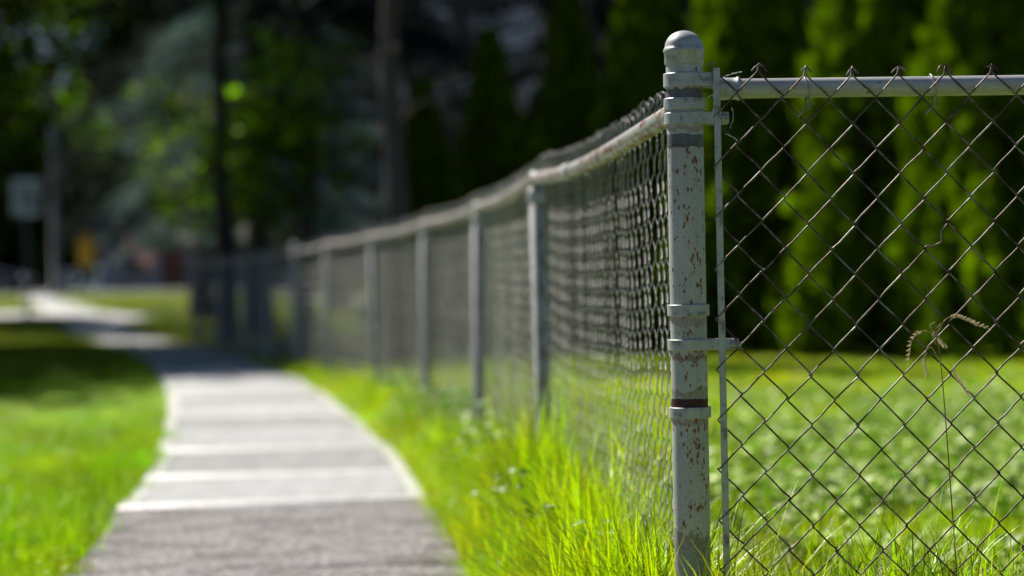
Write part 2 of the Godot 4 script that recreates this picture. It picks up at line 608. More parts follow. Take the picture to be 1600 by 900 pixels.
# ---------------------------------------------------------------- a figure: bones joined into one skin
func figure(bones: Array, cell: float, lo: Vector3, hi: Vector3, paint: Callable) -> ArrayMesh:
	var n := Vector3i(((hi - lo) / cell).ceil()) + Vector3i.ONE
	var f := PackedFloat32Array()
	f.resize(n.x * n.y * n.z)
	var field := func(p: Vector3) -> float:
		var d := 1.0
		for b in bones:
			var a: Vector3 = b[0]
			var ba: Vector3 = b[1] - a
			var h := clampf((p - a).dot(ba) / maxf(ba.length_squared(), 1e-6), 0, 1)
			var q := p - a - ba * h
			if b.size() > 4: q *= b[4]
			var e: float = q.length() - lerpf(b[2], b[3], h)
			var k := 0.035
			var hh := clampf(0.5 + 0.5 * (d - e) / k, 0, 1)
			d = lerpf(d, e, hh) - k * hh * (1.0 - hh)
		return d
	for z in n.z:
		for y in n.y:
			for x in n.x:
				f[(z * n.y + y) * n.x + x] = field.call(lo + Vector3(x, y, z) * cell)
	var idx := {}
	var st := begin()
	st.set_smooth_group(1)
	var vert := func(c: Vector3i) -> Vector3:
		var sum := Vector3.ZERO
		var cnt := 0
		for e in [[0, 1], [2, 3], [4, 5], [6, 7], [0, 2], [1, 3], [4, 6], [5, 7], [0, 4], [1, 5], [2, 6], [3, 7]]:
			var pa := c + Vector3i(e[0] & 1, (e[0] >> 1) & 1, e[0] >> 2)
			var pb := c + Vector3i(e[1] & 1, (e[1] >> 1) & 1, e[1] >> 2)
			var fa := f[(pa.z * n.y + pa.y) * n.x + pa.x]
			var fb := f[(pb.z * n.y + pb.y) * n.x + pb.x]
			if (fa < 0) != (fb < 0):
				sum += Vector3(pa).lerp(Vector3(pb), fa / (fa - fb))
				cnt += 1
		return lo + sum / maxi(cnt, 1) * cell
	for z in range(1, n.z - 1):
		for y in range(1, n.y - 1):
			for x in range(1, n.x - 1):
				var f0 := f[(z * n.y + y) * n.x + x]
				for ax in 3:
					var o := Vector3i(int(ax == 0), int(ax == 1), int(ax == 2))
					var g := f[((z + o.z) * n.y + y + o.y) * n.x + x + o.x]
					if (f0 < 0) == (g < 0): continue
					var u := Vector3i(int(ax == 1), int(ax == 2), int(ax == 0))
					var w := Vector3i(int(ax == 2), int(ax == 0), int(ax == 1))
					var c := Vector3i(x, y, z)
					var q := [c - u - w, c - w, c, c - u]
					var P := []
					for i in 4:
						if not idx.has(q[i]): idx[q[i]] = vert.call(q[i])
						P.append(idx[q[i]])
					if f0 >= 0: P.reverse()
					for i in [0, 2, 1, 0, 3, 2]:
						st.set_color(paint.call(P[i]))
						st.add_vertex(P[i])
	return done(st)

# ================================================================ the scene
func _ready() -> void:
	rng.seed = 11
	_light_and_camera()
	_materials()
	_land()
	_leaf_shapes()
	_trees()
	_street()
	_front_fence()
	_side_fence()
	_grass()
	_details()

func _light_and_camera() -> void:
	var cam := Camera3D.new()
	cam.name = "camera"
	cam.position = Vector3(0, 0.73, 0)
	cam.rotation = Vector3(-0.00318, 0, -0.01745)
	cam.fov = 13.587
	cam.near = 0.1
	cam.far = 2000.0
	var at := CameraAttributesPhysical.new()
	at.frustum_focal_length = 85.0
	at.frustum_focus_distance = 3.79
	at.exposure_aperture = 2.8
	cam.attributes = at
	cam.fov = 13.587
	add_child(cam)
	cam.current = true

	var sun := DirectionalLight3D.new()
	sun.name = "sun"
	sun.light_color = Color(1.0, 0.975, 0.93)
	sun.light_energy = 1.6
	sun.light_angular_distance = 0.5
	sun.shadow_enabled = true
	add_child(sun)
	sun.look_at_from_position(Vector3.ZERO, -Vector3(-0.43, 0.735, -0.525), Vector3.UP)

	var env := Environment.new()
	env.background_mode = Environment.BG_SKY
	var sm := ProceduralSkyMaterial.new()
	sm.sky_top_color = Color(0.27, 0.36, 0.52)
	sm.sky_horizon_color = Color(0.62, 0.70, 0.78)
	sm.sky_curve = 0.14
	sm.sky_energy_multiplier = 0.75
	sm.ground_bottom_color = Color(0.10, 0.11, 0.08)
	sm.ground_horizon_color = Color(0.40, 0.45, 0.45)
	sm.sun_angle_max = 12.0
	var sky := Sky.new()
	sky.sky_material = sm
	env.sky = sky
	env.tonemap_mode = Environment.TONE_MAPPER_LINEAR
	env.tonemap_exposure = 1.5
	env.sdfgi_enabled = true
	env.ssao_enabled = true
	env.ssil_enabled = true
	var we := WorldEnvironment.new()
	we.name = "world_environment"
	we.environment = env
	add_child(we)

func _materials() -> void:
	# soil and thatch under the grass
	var g := mat("soil", Color.WHITE, 0.95)
	g.albedo_texture = noise_tex(0.02, 5, [[0.2, Color(0.020, 0.030, 0.008)], [0.5, Color(0.030, 0.052, 0.010)], [0.8, Color(0.055, 0.055, 0.022)]])
	triplanar(g, 0.7)
	var c := mat("concrete", Color.WHITE, 0.8)
	c.albedo_texture = noise_tex(0.012, 8, [[0.2, Color(0.30, 0.305, 0.312)], [0.5, Color(0.37, 0.375, 0.382)], [0.85, Color(0.44, 0.445, 0.452)]], 512, 6)
	c.heightmap_enabled = true
	c.heightmap_texture = noise_tex(0.11, 4, [], 512, 3)
	c.heightmap_scale = 0.18
	triplanar(c, 1.4)
	for q in [["concrete_worn", 0.68, 9], ["concrete_pale", 1.0, 10]]:
		var cv := mat(q[0], Color.WHITE, 0.8)
		var k: float = q[1]
		cv.albedo_texture = noise_tex(0.010, q[2], [[0.2, Color(0.32, 0.325, 0.33) * k], [0.5, Color(0.41, 0.415, 0.42) * k], [0.85, Color(0.50, 0.505, 0.51) * k]], 512, 6)
		cv.heightmap_enabled = true
		cv.heightmap_texture = c.heightmap_texture
		cv.heightmap_scale = 0.18
		triplanar(cv, 1.4)
	var ce := mat("concrete_edge", Color.WHITE, 0.55)
	ce.albedo_texture = noise_tex(0.03, 18, [[0.2, Color(0.48, 0.48, 0.48)], [0.6, Color(0.62, 0.62, 0.62)], [0.9, Color(0.72, 0.72, 0.71)]])
	triplanar(ce, 1.4)
	var cd := mat("old_concrete", Color.WHITE, 0.85)
	cd.albedo_texture = noise_tex(0.055, 28, [[0.2, Color(0.10, 0.092, 0.092)], [0.4, Color(0.17, 0.162, 0.166)], [0.62, Color(0.27, 0.26, 0.265)], [0.8, Color(0.44, 0.43, 0.43)]], 512, 4)
	cd.heightmap_enabled = true
	cd.heightmap_texture = noise_tex(0.16, 14, [], 512, 3)
	cd.heightmap_scale = 0.25
	triplanar(cd, 1.1)
	cd.detail_enabled = true
	cd.detail_blend_mode = BaseMaterial3D.BLEND_MODE_MUL
	cd.detail_albedo = noise_tex(0.008, 29, [[0.25, Color(0.50, 0.48, 0.48)], [0.45, Color(0.80, 0.78, 0.79)], [0.6, Color(0.95, 0.94, 0.95)], [0.8, Color(1, 1, 1)]], 512, 5)
	var a := mat("asphalt", Color.WHITE, 0.9)
	a.albedo_texture = noise_tex(0.06, 38, [[0.2, Color(0.05, 0.05, 0.053)], [0.8, Color(0.09, 0.09, 0.09)]])
	triplanar(a, 0.6)
	var b := mat("bark", Color.WHITE, 0.95)
	b.albedo_texture = noise_tex(0.03, 41, [[0.2, Color(0.035, 0.026, 0.024)], [0.8, Color(0.11, 0.088, 0.082)]])
	b.heightmap_enabled = true
	b.heightmap_texture = noise_tex(0.05, 42, [], 256, 4)
	b.heightmap_scale = 3.0
	triplanar(b, 2.0)
	var bd := mat("bark_dark", Color.WHITE, 0.95)
	bd.albedo_texture = noise_tex(0.03, 43, [[0.2, Color(0.060, 0.050, 0.056)], [0.8, Color(0.16, 0.137, 0.15)]])
	bd.heightmap_enabled = true
	bd.heightmap_texture = b.heightmap_texture
	bd.heightmap_scale = 3.0
	triplanar(bd, 2.0)

	leaf_mat("grass", Color(0.9, 1.0, 0.08), 0.34, 0.5)
	leaf_mat("leaf", Color(0.62, 0.88, 0.04), 0.55, 0.2)
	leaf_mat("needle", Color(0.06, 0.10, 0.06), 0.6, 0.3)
	leaf_mat("scale_leaf", Color(0.80, 1.0, 0.05), 0.6, 0.2)
	leaf_mat("glossy_leaf", Color(0.25, 0.42, 0.05), 0.5, 0.42)
	mat("dark_core", Color(0.012, 0.014, 0.006), 1.0, 0.0, 0.1)  # near-black for the solid cores that block light inside the arborvitae

	# fittings and pipes
	var paint := Color(0.47, 0.485, 0.475)
	var pole := mat("pole_paint", Color.WHITE, 0.5, 0.15, 0.5)
	var H := 1536.0 / 1.09
	var row := func(y: float) -> float: return (1.09 - y) * H
	pole.albedo_texture = rusted_paint(416, 1536, 77, paint,
		[[row.call(1.085), row.call(1.02), 30, 0.55], [row.call(0.93), row.call(0.86), 130, 0.58], [row.call(0.87), row.call(0.70), 190, 0.56], [row.call(0.72), row.call(0.55), 150, 0.54], [row.call(0.52), row.call(0.37), 300, 0.55], [row.call(0.37), row.call(0.33), 30, 0.5]],
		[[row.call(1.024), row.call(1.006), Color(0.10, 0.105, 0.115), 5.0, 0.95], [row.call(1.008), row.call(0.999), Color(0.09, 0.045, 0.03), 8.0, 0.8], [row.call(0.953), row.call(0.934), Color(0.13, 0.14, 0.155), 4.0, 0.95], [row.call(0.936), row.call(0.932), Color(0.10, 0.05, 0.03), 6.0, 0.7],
		[row.call(0.669), row.call(0.655), Color(0.26, 0.13, 0.06), 14.0, 0.4], [row.call(0.966), row.call(0.958), Color(0.24, 0.12, 0.06), 10.0, 0.4], [row.call(0.509), row.call(0.498), Color(0.24, 0.11, 0.05), 14.0, 0.45],
		[row.call(0.610), row.call(0.602), Color(0.20, 0.10, 0.045), 16.0, 0.7], [row.call(0.556), row.call(0.540), Color(0.22, 0.17, 0.06), 14.0, 0.55], [row.call(0.541), row.call(0.522), Color(0.055, 0.014, 0.011), 2.0, 1.0], [row.call(0.33), row.call(-0.1), Color(0.19, 0.20, 0.205), 40.0, 0.7], [row.call(0.335), row.call(0.31), Color(0.24, 0.17, 0.12), 22.0, 0.4]],
		Vector2(416.0 / 179.0, 1536.0 / 1090.0))
	var rp := mat("rail_paint", Color.WHITE, 0.42, 0.15, 0.5)
	rp.albedo_texture = rusted_paint(160, 1024, 91, Color(0.46, 0.465, 0.455), [[0, 1024, 130, 0.7]], [], Vector2(1.6, 1.0))
	rp.uv1_scale = Vector3(1, 1.0, 1)
	var rr := mat("rusty_rail_paint", Color.WHITE, 0.42, 0.15, 0.5)
	rr.albedo_texture = rusted_paint(160, 1024, 95, Color(0.40, 0.40, 0.40), [[0, 1024, 150, 0.5]], [], Vector2(1.5, 1.0), 0.42)
	var fp := mat("fitting_paint", Color.WHITE, 0.45, 0.2, 0.5)
	fp.albedo_texture = noise_tex(0.02, 51, [[0.12, Color(0.20, 0.20, 0.20)], [0.3, Color(0.43, 0.45, 0.445)], [0.8, Color(0.50, 0.52, 0.515)]], 256)
	triplanar(fp, 9.0)
	var bar := mat("bar_paint", Color.WHITE, 0.45, 0.15, 0.5)
	bar.albedo_texture = noise_tex(0.02, 53, [[0.12, Color(0.22, 0.22, 0.21)], [0.35, Color(0.43, 0.455, 0.44)], [0.8, Color(0.50, 0.52, 0.51)]], 256)
	triplanar(bar, 6.0)
	var bh := mat("bolt_metal", Color.WHITE, 0.4, 0.5, 0.5)
	bh.albedo_texture = noise_tex(0.05, 55, [[0.2, Color(0.12, 0.08, 0.06)], [0.45, Color(0.38, 0.38, 0.38)], [0.8, Color(0.5, 0.5, 0.5)]], 128)
	triplanar(bh, 40.0)
	var w1 := mat("rusty_wire", Color.WHITE, 0.5, 0.35, 0.5)
	w1.albedo_texture = noise_tex(0.02, 61, [[0.15, Color(0.030, 0.014, 0.010)], [0.45, Color(0.075, 0.038, 0.030)], [0.56, Color(0.12, 0.085, 0.072)], [0.72, Color(0.32, 0.31, 0.30)]], 512)
	triplanar(w1, 3.0)
	var w3 := mat("zinc_wire", Color.WHITE, 0.42, 0.4, 0.5)
	w3.albedo_texture = noise_tex(0.025, 62, [[0.2, Color(0.045, 0.022, 0.016)], [0.42, Color(0.11, 0.075, 0.062)], [0.6, Color(0.26, 0.25, 0.24)], [0.85, Color(0.36, 0.36, 0.36)]], 512)
	triplanar(w3, 3.0)
	var w2 := mat("galvanized_wire", Color.WHITE, 0.45, 0.35, 0.5)
	w2.albedo_texture = noise_tex(0.02, 63, [[0.15, Color(0.12, 0.075, 0.055)], [0.4, Color(0.34, 0.325, 0.32)], [0.8, Color(0.56, 0.56, 0.57)]], 512)
	triplanar(w2, 2.6)
	var lp := mat("line_post_paint", Color.WHITE, 0.6, 0.1)
	lp.albedo_texture = noise_tex(0.02, 65, [[0.15, Color(0.12, 0.10, 0.09)], [0.4, Color(0.34, 0.34, 0.35)], [0.8, Color(0.44, 0.45, 0.46)]], 256)
	triplanar(lp, 4.0)

func _land() -> void:
	fence_line = spline([Vector3(0.275, 0, -3.78), Vector3(0.068, 0, -6.5), Vector3(-0.13, 0, -9.35), Vector3(-0.43, 0, -11.95), Vector3(-0.85, 0, -14.7), Vector3(-1.33, 0, -17.4), Vector3(-1.75, 0, -19.5), Vector3(-2.2, 0, -21.6), Vector3(-2.64, 0, -23.8), Vector3(-3.2, 0, -26.3), Vector3(-3.75, 0, -28.6)])
	walk_line = spline([Vector3(-0.35, 0, 3.0), Vector3(-0.42, 0, 0.0), Vector3(-0.5, 0, -3.5), Vector3(-0.62, 0, -6.0), Vector3(-0.77, 0, -7.75), Vector3(-0.92, 0, -9.4), Vector3(-1.16, 0, -11.4), Vector3(-1.46, 0, -13.7), Vector3(-2.07, 0, -17.8), Vector3(-2.95, 0, -22.8), Vector3(-4.0, 0, -27.8), Vector3(-5.75, 0, -35), Vector3(-7.6, 0, -43), Vector3(-9.4, 0, -51), Vector3(-12, 0, -62), Vector3(-15, 0, -76.5)])
	walk_samples = tabulate(walk_line)
	fence_samples = tabulate(fence_line)

	# ground: one sheet out to the horizon
	var xs := []
	var zs := []
	var x := -24.0
	while x <= 24.0:
		xs.append(x)
		x += 1.5 if x < -4 or x > 4 else 1.0
	var e := 24.0
	while e < 900.0:
		e *= 1.35
		xs.append(e); xs.push_front(-e)
	var z := 8.0
	while z > -150.0:
		zs.append(z)
		z -= 1.0 if z > -40 else 3.0
	e = 150.0
	while e < 1100.0:
		e *= 1.3
		zs.append(-e)
	zs.push_front(60.0)
	var st := begin()
	st.set_smooth_group(1)
	var nn := noise(0.35, 3, 3)
	var hgt := func(px: float, pz: float) -> float:
		var lump := nn.get_noise_2d(px, pz) * 0.02 if absf(pz) < 60 else 0.0
		return land(px, pz) + lump - 0.02
	for i in xs.size() - 1:
		for j in zs.size() - 1:
			var a := Vector3(xs[i], hgt.call(xs[i], zs[j]), zs[j])
			var b := Vector3(xs[i + 1], hgt.call(xs[i + 1], zs[j]), zs[j])
			var c := Vector3(xs[i + 1], hgt.call(xs[i + 1], zs[j + 1]), zs[j + 1])
			var d := Vector3(xs[i], hgt.call(xs[i], zs[j + 1]), zs[j + 1])
			quad(st, a, d, c, b)
	tag(part("ground", done(st), M.soil, self), "mown grassy ground running out under the trees to the street", "", "", "structure")

	# sidewalk: slabs of their own, each with a trowelled pale margin
	rng.seed = 21
	var walk := thing("sidewalk", "narrow concrete sidewalk curving left between lawn and chain link fence", "sidewalk")
	walk.set_meta("kind", "structure")
	var L := walk_line.get_baked_length()
	var s := 0.05
	var s_first := walk_line.get_closest_offset(Vector3(-0.77, 0, -7.72))
	var cuts := [s_first - 7.9, s_first - 6.6, s_first - 5.3, s_first - 4.0, s_first - 2.7, s_first - 1.75, s_first - 0.64, s_first]
	var ss := s_first
	while ss < L - 1.5:
		var step := 1.22 + rf(-0.08, 0.14) if ss - s_first > 2 else 1.3
		if -along(walk_line, ss).z > 42.5 and -along(walk_line, ss).z < 46.5: pass
		ss += step
		cuts.append(ss)
	for i in cuts.size() - 1:
		var near_old: bool = cuts[i + 1] <= s_first + 0.01
		var hs := []
		for k in 4: hs.append(0.030 + (rf(-0.006, 0.006) if near_old else rf(-0.011, 0.013)))
		var wL := 0.5 + rf(-0.005, 0.005)
		var wR := 0.5 + rf(-0.012, 0.012)
		var inner := begin()
		var rim := begin()
		var margin := 0.055 if near_old else rf(0.075, 0.12)
		var rows := 5
		var grid := []
		for r in rows:
			var t := r / float(rows - 1)
			var sa: float = lerpf(cuts[i] + 0.007, cuts[i + 1] - 0.007, t)
			var p := along(walk_line, sa)
			var tg := tangent(walk_line, sa)
			var sd := tg.cross(Vector3.UP).normalized()
			var line := []
			for k in 2:
				var off: float = -wL if k == 0 else wR
				var hh: float = lerpf(hs[k], hs[k + 2], t) + land(p.x, p.z)
				line.append(Vector3(p.x, hh, p.z) + sd * off)
			grid.append(line)
		var at := func(u: float, t: float, dy: float) -> Vector3:
			var f := clampf(t, 0.0, 1.0) * (rows - 1)
			var r0 := mini(int(f), rows - 2)
			var a: Vector3 = (grid[r0][0] as Vector3).lerp(grid[r0 + 1][0], f - r0)
			var b: Vector3 = (grid[r0][1] as Vector3).lerp(grid[r0 + 1][1], f - r0)
			return a.lerp(b, u) + Vector3(0, dy, 0)
		var len_: float = cuts[i + 1] - cuts[i]
		var mu := margin * 0.6
		var mt := margin / len_
		var origin: Vector3 = at.call(0.5, 0.5, 0.0)
		var o := func(p: Vector3) -> Vector3: return p - origin
		# panel
		for r in 4:
			var t0 := lerpf(mt, 1 - mt, r / 4.0)
			var t1 := lerpf(mt, 1 - mt, (r + 1) / 4.0)
			inner.set_smooth_group(1)
			quad(inner, o.call(at.call(mu, t0, 0)), o.call(at.call(mu, t1, 0)), o.call(at.call(1 - mu, t1, 0)), o.call(at.call(1 - mu, t0, 0)))
		# margin ring, chamfer and sides
		var ringpts := func(iu: float, it: float, dy: float) -> Array:
			var out := []
			for r in 5: out.append(o.call(at.call(iu, lerpf(it, 1 - it, r / 4.0), dy)))
			for r in 5: out.append(o.call(at.call(1 - iu, lerpf(1 - it, it, r / 4.0), dy)))
			return out
		var R0: Array = ringpts.call(mu, mt, 0.0)
		var R1: Array = ringpts.call(0.012, 0.012 / len_, 0.0)
		var R2: Array = ringpts.call(0.0, 0.0, -0.010)
		var R3: Array = ringpts.call(0.0, 0.0, -0.11)
		for pair in [[R0, R1, 1], [R1, R2, 2], [R2, R3, 3]]:
			rim.set_smooth_group(pair[2])
			for k in 10:
				var k2 := (k + 1) % 10
				quad(rim, pair[0][k], pair[1][k], pair[1][k2], pair[0][k2])
		var slab := part("slab", done(inner), M.old_concrete if near_old else [M.concrete, M.concrete_worn, M.concrete_pale][(i * 7 + i / 3) % 3], walk, Transform3D(Basis(), origin))
		part("slab_margin", done(rim), M.old_concrete if near_old else M.concrete_edge, slab)

	# driveway crossing the walk, street and its kerbs
	var sheet := func(x0: float, x1: float, z0: float, z1: float, lift: float) -> ArrayMesh:
		var q := begin()
		q.set_smooth_group(1)
		var nx := int((x1 - x0) / 1.0)
		var nz := maxi(3, int((z0 - z1) / 1.0))
		for i in nx:
			for j in nz:
				var xa := lerpf(x0, x1, float(i) / nx)
				var xb := lerpf(x0, x1, float(i + 1) / nx)
				var za := lerpf(z0, z1, float(j) / nz)
				var zb := lerpf(z0, z1, float(j + 1) / nz)
				quad(q, Vector3(xa, land(xa, za) + lift, za), Vector3(xa, land(xa, zb) + lift, zb), Vector3(xb, land(xb, zb) + lift, zb), Vector3(xb, land(xb, za) + lift, za))
		return done(q)
	tag(part("driveway", sheet.call(-34.0, -6.9, -43.2, -46.8, 0.055), M.concrete_edge, self), "pale concrete driveway crossing the far sidewalk", "", "", "structure")
	tag(part("road", sheet.call(-150.0, 30.0, -79.0, -88.0, -0.005), M.asphalt, self), "grey asphalt street beyond the lawns", "", "", "structure")
	for k in 2:
		var zz := -78.85 if k == 0 else -88.15
		var q := begin()
		var pts := []
		for i in 91:
			var xx := -150.0 + i * 2.0
			pts.append(Vector3(xx, land(xx, zz) + 0.11, zz))
		for i in 90:
			var A: Vector3 = pts[i]
			var B: Vector3 = pts[i + 1]
			var d := Vector3(0, -0.2, 0)
			var w := Vector3(0, 0, 0.13)
			var ch := Vector3(0, -0.02, 0)
			q.set_smooth_group(1)
			quad(q, A - w, B - w, B + w, A + w)
			q.set_smooth_group(2)
			quad(q, A + w, B + w, B + w * 1.2 + ch, A + w * 1.2 + ch)
			quad(q, A - w, A - w * 1.2 + ch, B - w * 1.2 + ch, B - w)
			q.set_smooth_group(3)
			quad(q, A + w * 1.2 + ch, B + w * 1.2 + ch, B + w * 1.2 + d, A + w * 1.2 + d)
			quad(q, A - w * 1.2 + ch, A - w * 1.2 + d, B - w * 1.2 + d, B - w * 1.2 + ch)
		tag(part("kerb", done(q), M.concrete_edge, self), ["concrete kerb on the near side of the street", "concrete kerb on the far side of the street"][k], "", "", "structure")

func _leaf_shapes() -> void:
	rng.seed = 31
	for i in 3: leaf_meshes.append(sprig(12, 0.20, 0.13, 0.10))
	for i in 2: M_needles.append(needles(0.32))

func _trees() -> void:
	# arborvitae row on the right, receding to the left
	rng.seed = 41
	var fan_mesh := fan(0.17)
	var protos := []
	for pv in 3:
		var h := 4.9 + pv * 0.25
		var o := Node3D.new()
		var st := begin()
		var pr := []
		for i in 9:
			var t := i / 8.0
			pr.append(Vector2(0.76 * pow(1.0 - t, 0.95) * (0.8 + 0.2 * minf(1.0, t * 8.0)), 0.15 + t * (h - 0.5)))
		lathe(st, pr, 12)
		part("light_block_core", done(st), M.dark_core, o)  # solid core for the inner branch mass, added and sized to block light
		st = begin()
		tube(st, [Vector3(0, -0.1, 0), Vector3(0, 0.6, 0)], [0.10, 0.08], 8, false)
		part("trunk", done(st), M.bark_dark, o)
		var n := noise(1.1, 70 + pv, 3)
		var buf := PackedFloat32Array()
		for i in 6800:
			var t := pow(rng.randf(), 1.25)
			var a := rf(0, TAU)
			var rr := 0.97 * pow(1.0 - t, 0.95) * (0.8 + 0.2 * minf(1.0, t * 9.0))
			rr *= 0.86 + 0.50 * n.get_noise_3d(cos(a) * 1.6, t * h * 0.55, sin(a) * 1.6) + 0.20 * n.get_noise_3d(cos(a) * 6.0, t * h * 2.0, sin(a) * 6.0)
			rr *= 1.0 - 0.22 * rng.randf() * rng.randf()
			var p := Vector3(cos(a) * rr, 0.10 + t * (h - 0.2), sin(a) * rr)
			var b := Basis.from_euler(Vector3(rf(0.1, 0.75), PI / 2 - a, rf(-0.35, 0.35))) * Basis(Vector3.UP, rf(-1.3, 1.3)) * Basis.from_scale(Vector3.ONE * rf(0.75, 1.45))
			var c := Color(0.185, 0.275, 0.010) * rf(0.4, 1.35)
			push(buf, b, p, c)
		scatter("foliage", fan_mesh, M.scale_leaf, buf, o)
		protos.append(o)
	var a0 := Vector3(5.43, 0, -16.32)
	var step := Vector3(-0.80, 0, -1.29)
	var row := ["rightmost arborvitae of the hedge row, nearest the camera end", "second arborvitae from the right of the row beyond the lawn", "third arborvitae from the right of the row beyond the lawn", "fourth arborvitae from the right of the row, right of the corner post", "arborvitae standing straight behind the fence corner post", "arborvitae just left of the corner post behind the fence", "arborvitae above the sagging rail, third left of the corner post", "arborvitae further left behind the side fence, small and blurred", "last arborvitae at the far left end of the row by the bare trunk", "first arborvitae past the right end of the visible row", "outermost arborvitae of the row, farthest to the right"]
	for i in row.size():
		var o: Node3D = protos[i % 3].duplicate()
		o.name = numbered("arborvitae")
		add_child(o)
		o.position = a0 + step * (i if i < 9 else 8 - i) + Vector3(rf(-0.12, 0.12), 0, rf(-0.12, 0.12))
		o.rotation.y = rf(0, TAU)
		o.scale = Vector3(1, [1.05, 1.0, 1.04, 0.97, 0.95, 0.82, 0.72, 0.64, 0.56, 1.0, 1.03][i], 1) * rf(0.95, 1.05)
		if i > 4 and i < 9: o.scale *= Vector3(0.8, 1.0, 0.8)
		tag(o, row[i], "tree", "arborvitae planted in a row behind the fence")

	# the bare dark trunk behind the fence, and dark conifers of the grove
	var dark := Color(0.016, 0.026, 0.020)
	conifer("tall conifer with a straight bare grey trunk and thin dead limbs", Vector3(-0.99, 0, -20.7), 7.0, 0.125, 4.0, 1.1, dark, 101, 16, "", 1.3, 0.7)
	conifer("blue spruce with drooping grey blue boughs beyond the fence", Vector3(-3.45, 0, -33.0), 11.0, 0.17, 2.15, 1.75, Color(0.30, 0.41, 0.42), 102, 4, "", 1.2, 1.3)
	var grove := [
		[Vector3(-2.55, 0, -30.0), 9.5, 0.13, 4.4, 2.4, "slim dark conifer trunk between the blue spruce and the bare trunk"],
		[Vector3(0.6, 0, -34.0), 8.5, 0.2, 1.2, 2.2, "dark spruce filling the gap left of the arborvitae row"],
		[Vector3(3.6, 0, -31.0), 9.0, 0.2, 1.0, 3.0, "tall dark spruce behind the middle of the arborvitae row"],
		[Vector3(7.4, 0, -29.0), 9.5, 0.2, 1.0, 3.2, "tall dark spruce behind the right end of the arborvitae row"],
		[Vector3(-1.8, 0, -46.0), 11.0, 0.22, 2.2, 3.2, "dark conifer deep in the grove behind the bare trunk"],
		[Vector3(-6.4, 0, -50.0), 12.0, 0.22, 2.6, 3.0, "dark conifer deep in the grove behind the blue spruce"],
		[Vector3(2.4, 0, -52.0), 12.0, 0.24, 1.4, 3.6, "dark conifer deep in the grove behind the arborvitae"],
		[Vector3(-4.6, 0, -64.0), 14.0, 0.24, 2.6, 3.6, "farthest dark conifer of the grove over the sunny lawn"],
	]
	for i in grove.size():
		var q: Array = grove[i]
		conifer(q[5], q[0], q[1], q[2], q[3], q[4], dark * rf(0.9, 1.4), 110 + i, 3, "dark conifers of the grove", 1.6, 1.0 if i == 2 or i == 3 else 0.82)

	# broadleaf trees on the left
	var green := Color(0.16, 0.24, 0.012)
	broadleaf("big leafy maple whose low branches hang over the left lawn", Vector3(-7.9, 0, -29.0), 13.0, 0.28, Vector3(0.0, 6.6, 0.0), Vector3(3.7, 5.2, 4.8), 135, 40, 0.85, 0.9, green, 201, "", 1.75)
	broadleaf("leafy tree further up the walk behind the maple", Vector3(-12.5, 0, -44.0), 14.0, 0.3, Vector3(0.0, 8.0, 0.0), Vector3(4.6, 5.4, 5.0), 75, 36, 1.1, 1.1, green, 202, "", 2.9)
	broadleaf("slim dark trunk with a high leafy crown in front of the blue spruce", Vector3(-3.5, 0, -29.6), 12.0, 0.11, Vector3(0.3, 8.0, 0.2), Vector3(3.0, 3.2, 3.0), 70, 44, 0.9, 0.9, green, 206, "", 4.4)  # high crown added out of view to shade the left arborvitae
	broadleaf("street tree standing off the left lawn that shades the walk", Vector3(-9.8, 0, -22.6), 10.0, 0.22, Vector3(0, 6.2, 0), Vector3(3.3, 3.2, 3.0), 80, 40, 0.9, 0.9, green, 205, "", 2.8)
	broadleaf("young tree with sunlit leaves between the spruce and the fence", Vector3(-2.3, 0, -27.0), 4.6, 0.05, Vector3(0.0, 2.3, 0.0), Vector3(0.75, 1.5, 0.75), 18, 12, 0.4, 0.6, Color(0.19, 0.28, 0.012), 203)
	broadleaf("small leafy sapling at the foot of the blue spruce", Vector3(-3.75, 0, -31.0), 4.0, 0.045, Vector3(0.0, 2.3, 0.0), Vector3(1.1, 1.2, 1.0), 22, 12, 0.4, 0.6, Color(0.19, 0.28, 0.012), 204)
	# backdrop across the street
	var far_spots := [[-46, -104, 10.5], [-38, -112, 11], [-30, -104, 10.2], [-23.5, -110, 10.5], [-17.5, -118, 21], [-10.5, -140, 12], [-3.5, -142, 11], [4, -140, 11], [12, -136, 24], [20, -132, 23], [29, -128, 24], [-20.5, -99, 9], [-27.5, -97, 8]]
	var far_names := ["far tree left of the lamp post across the street", "tall far tree behind the white sign", "far tree right of the white sign across the street", "far tree behind the yellow sign", "tall far tree behind the pale house", "far tree at the back of the sunny lawn, left one", "far tree at the back of the sunny lawn behind the bare trunk", "far tree behind the left arborvitae", "far tree behind the corner post", "far tree behind the right arborvitae", "far tree at the right edge of the woods", "low bushy tree across the street beside the yellow sign", "low bushy tree across the street behind the lamp post"]
	for i in far_spots.size():
		var q: Array = far_spots[i]
		var hh: float = q[2]
		broadleaf(far_names[i], Vector3(q[0], 0, q[1]), hh, 0.35, Vector3(0, hh * 0.5, 0), Vector3(5.4 if hh > 10 else 3.6, hh * 0.52, 4.6 if hh > 10 else 3.0), (58 if i == 5 or i == 6 else 80) if hh > 10 else 60, 30, 1.6, 2.6, Color(0.050, 0.085, 0.012) * (1.0 if hh > 10 else 1.3), 220 + i, "trees across the street")
	# purple leaved hedge at the end of the lawn
	rng.seed = 61
	var hedge := thing("hedge", "long dark purple leaved hedge at the end of the sunny lawn", "hedge", Vector3(-11.5, 0.25, -126))
	var hb := PackedFloat32Array()
	for i in 3600:
		var t := rf(-7, 7)
		var p := Vector3(t, pow(rng.randf(), 0.7) * (2.2 + 0.3 * sin(t * 1.7)), rf(-0.8, 0.8))
		push(hb, Basis.from_euler(Vector3(rf(-1, 1), rf(0, TAU), rf(-1, 1))) * Basis.from_scale(Vector3.ONE * rf(1.2, 2.0)), p, Color(0.035, 0.012, 0.014) * rf(0.6, 1.4))
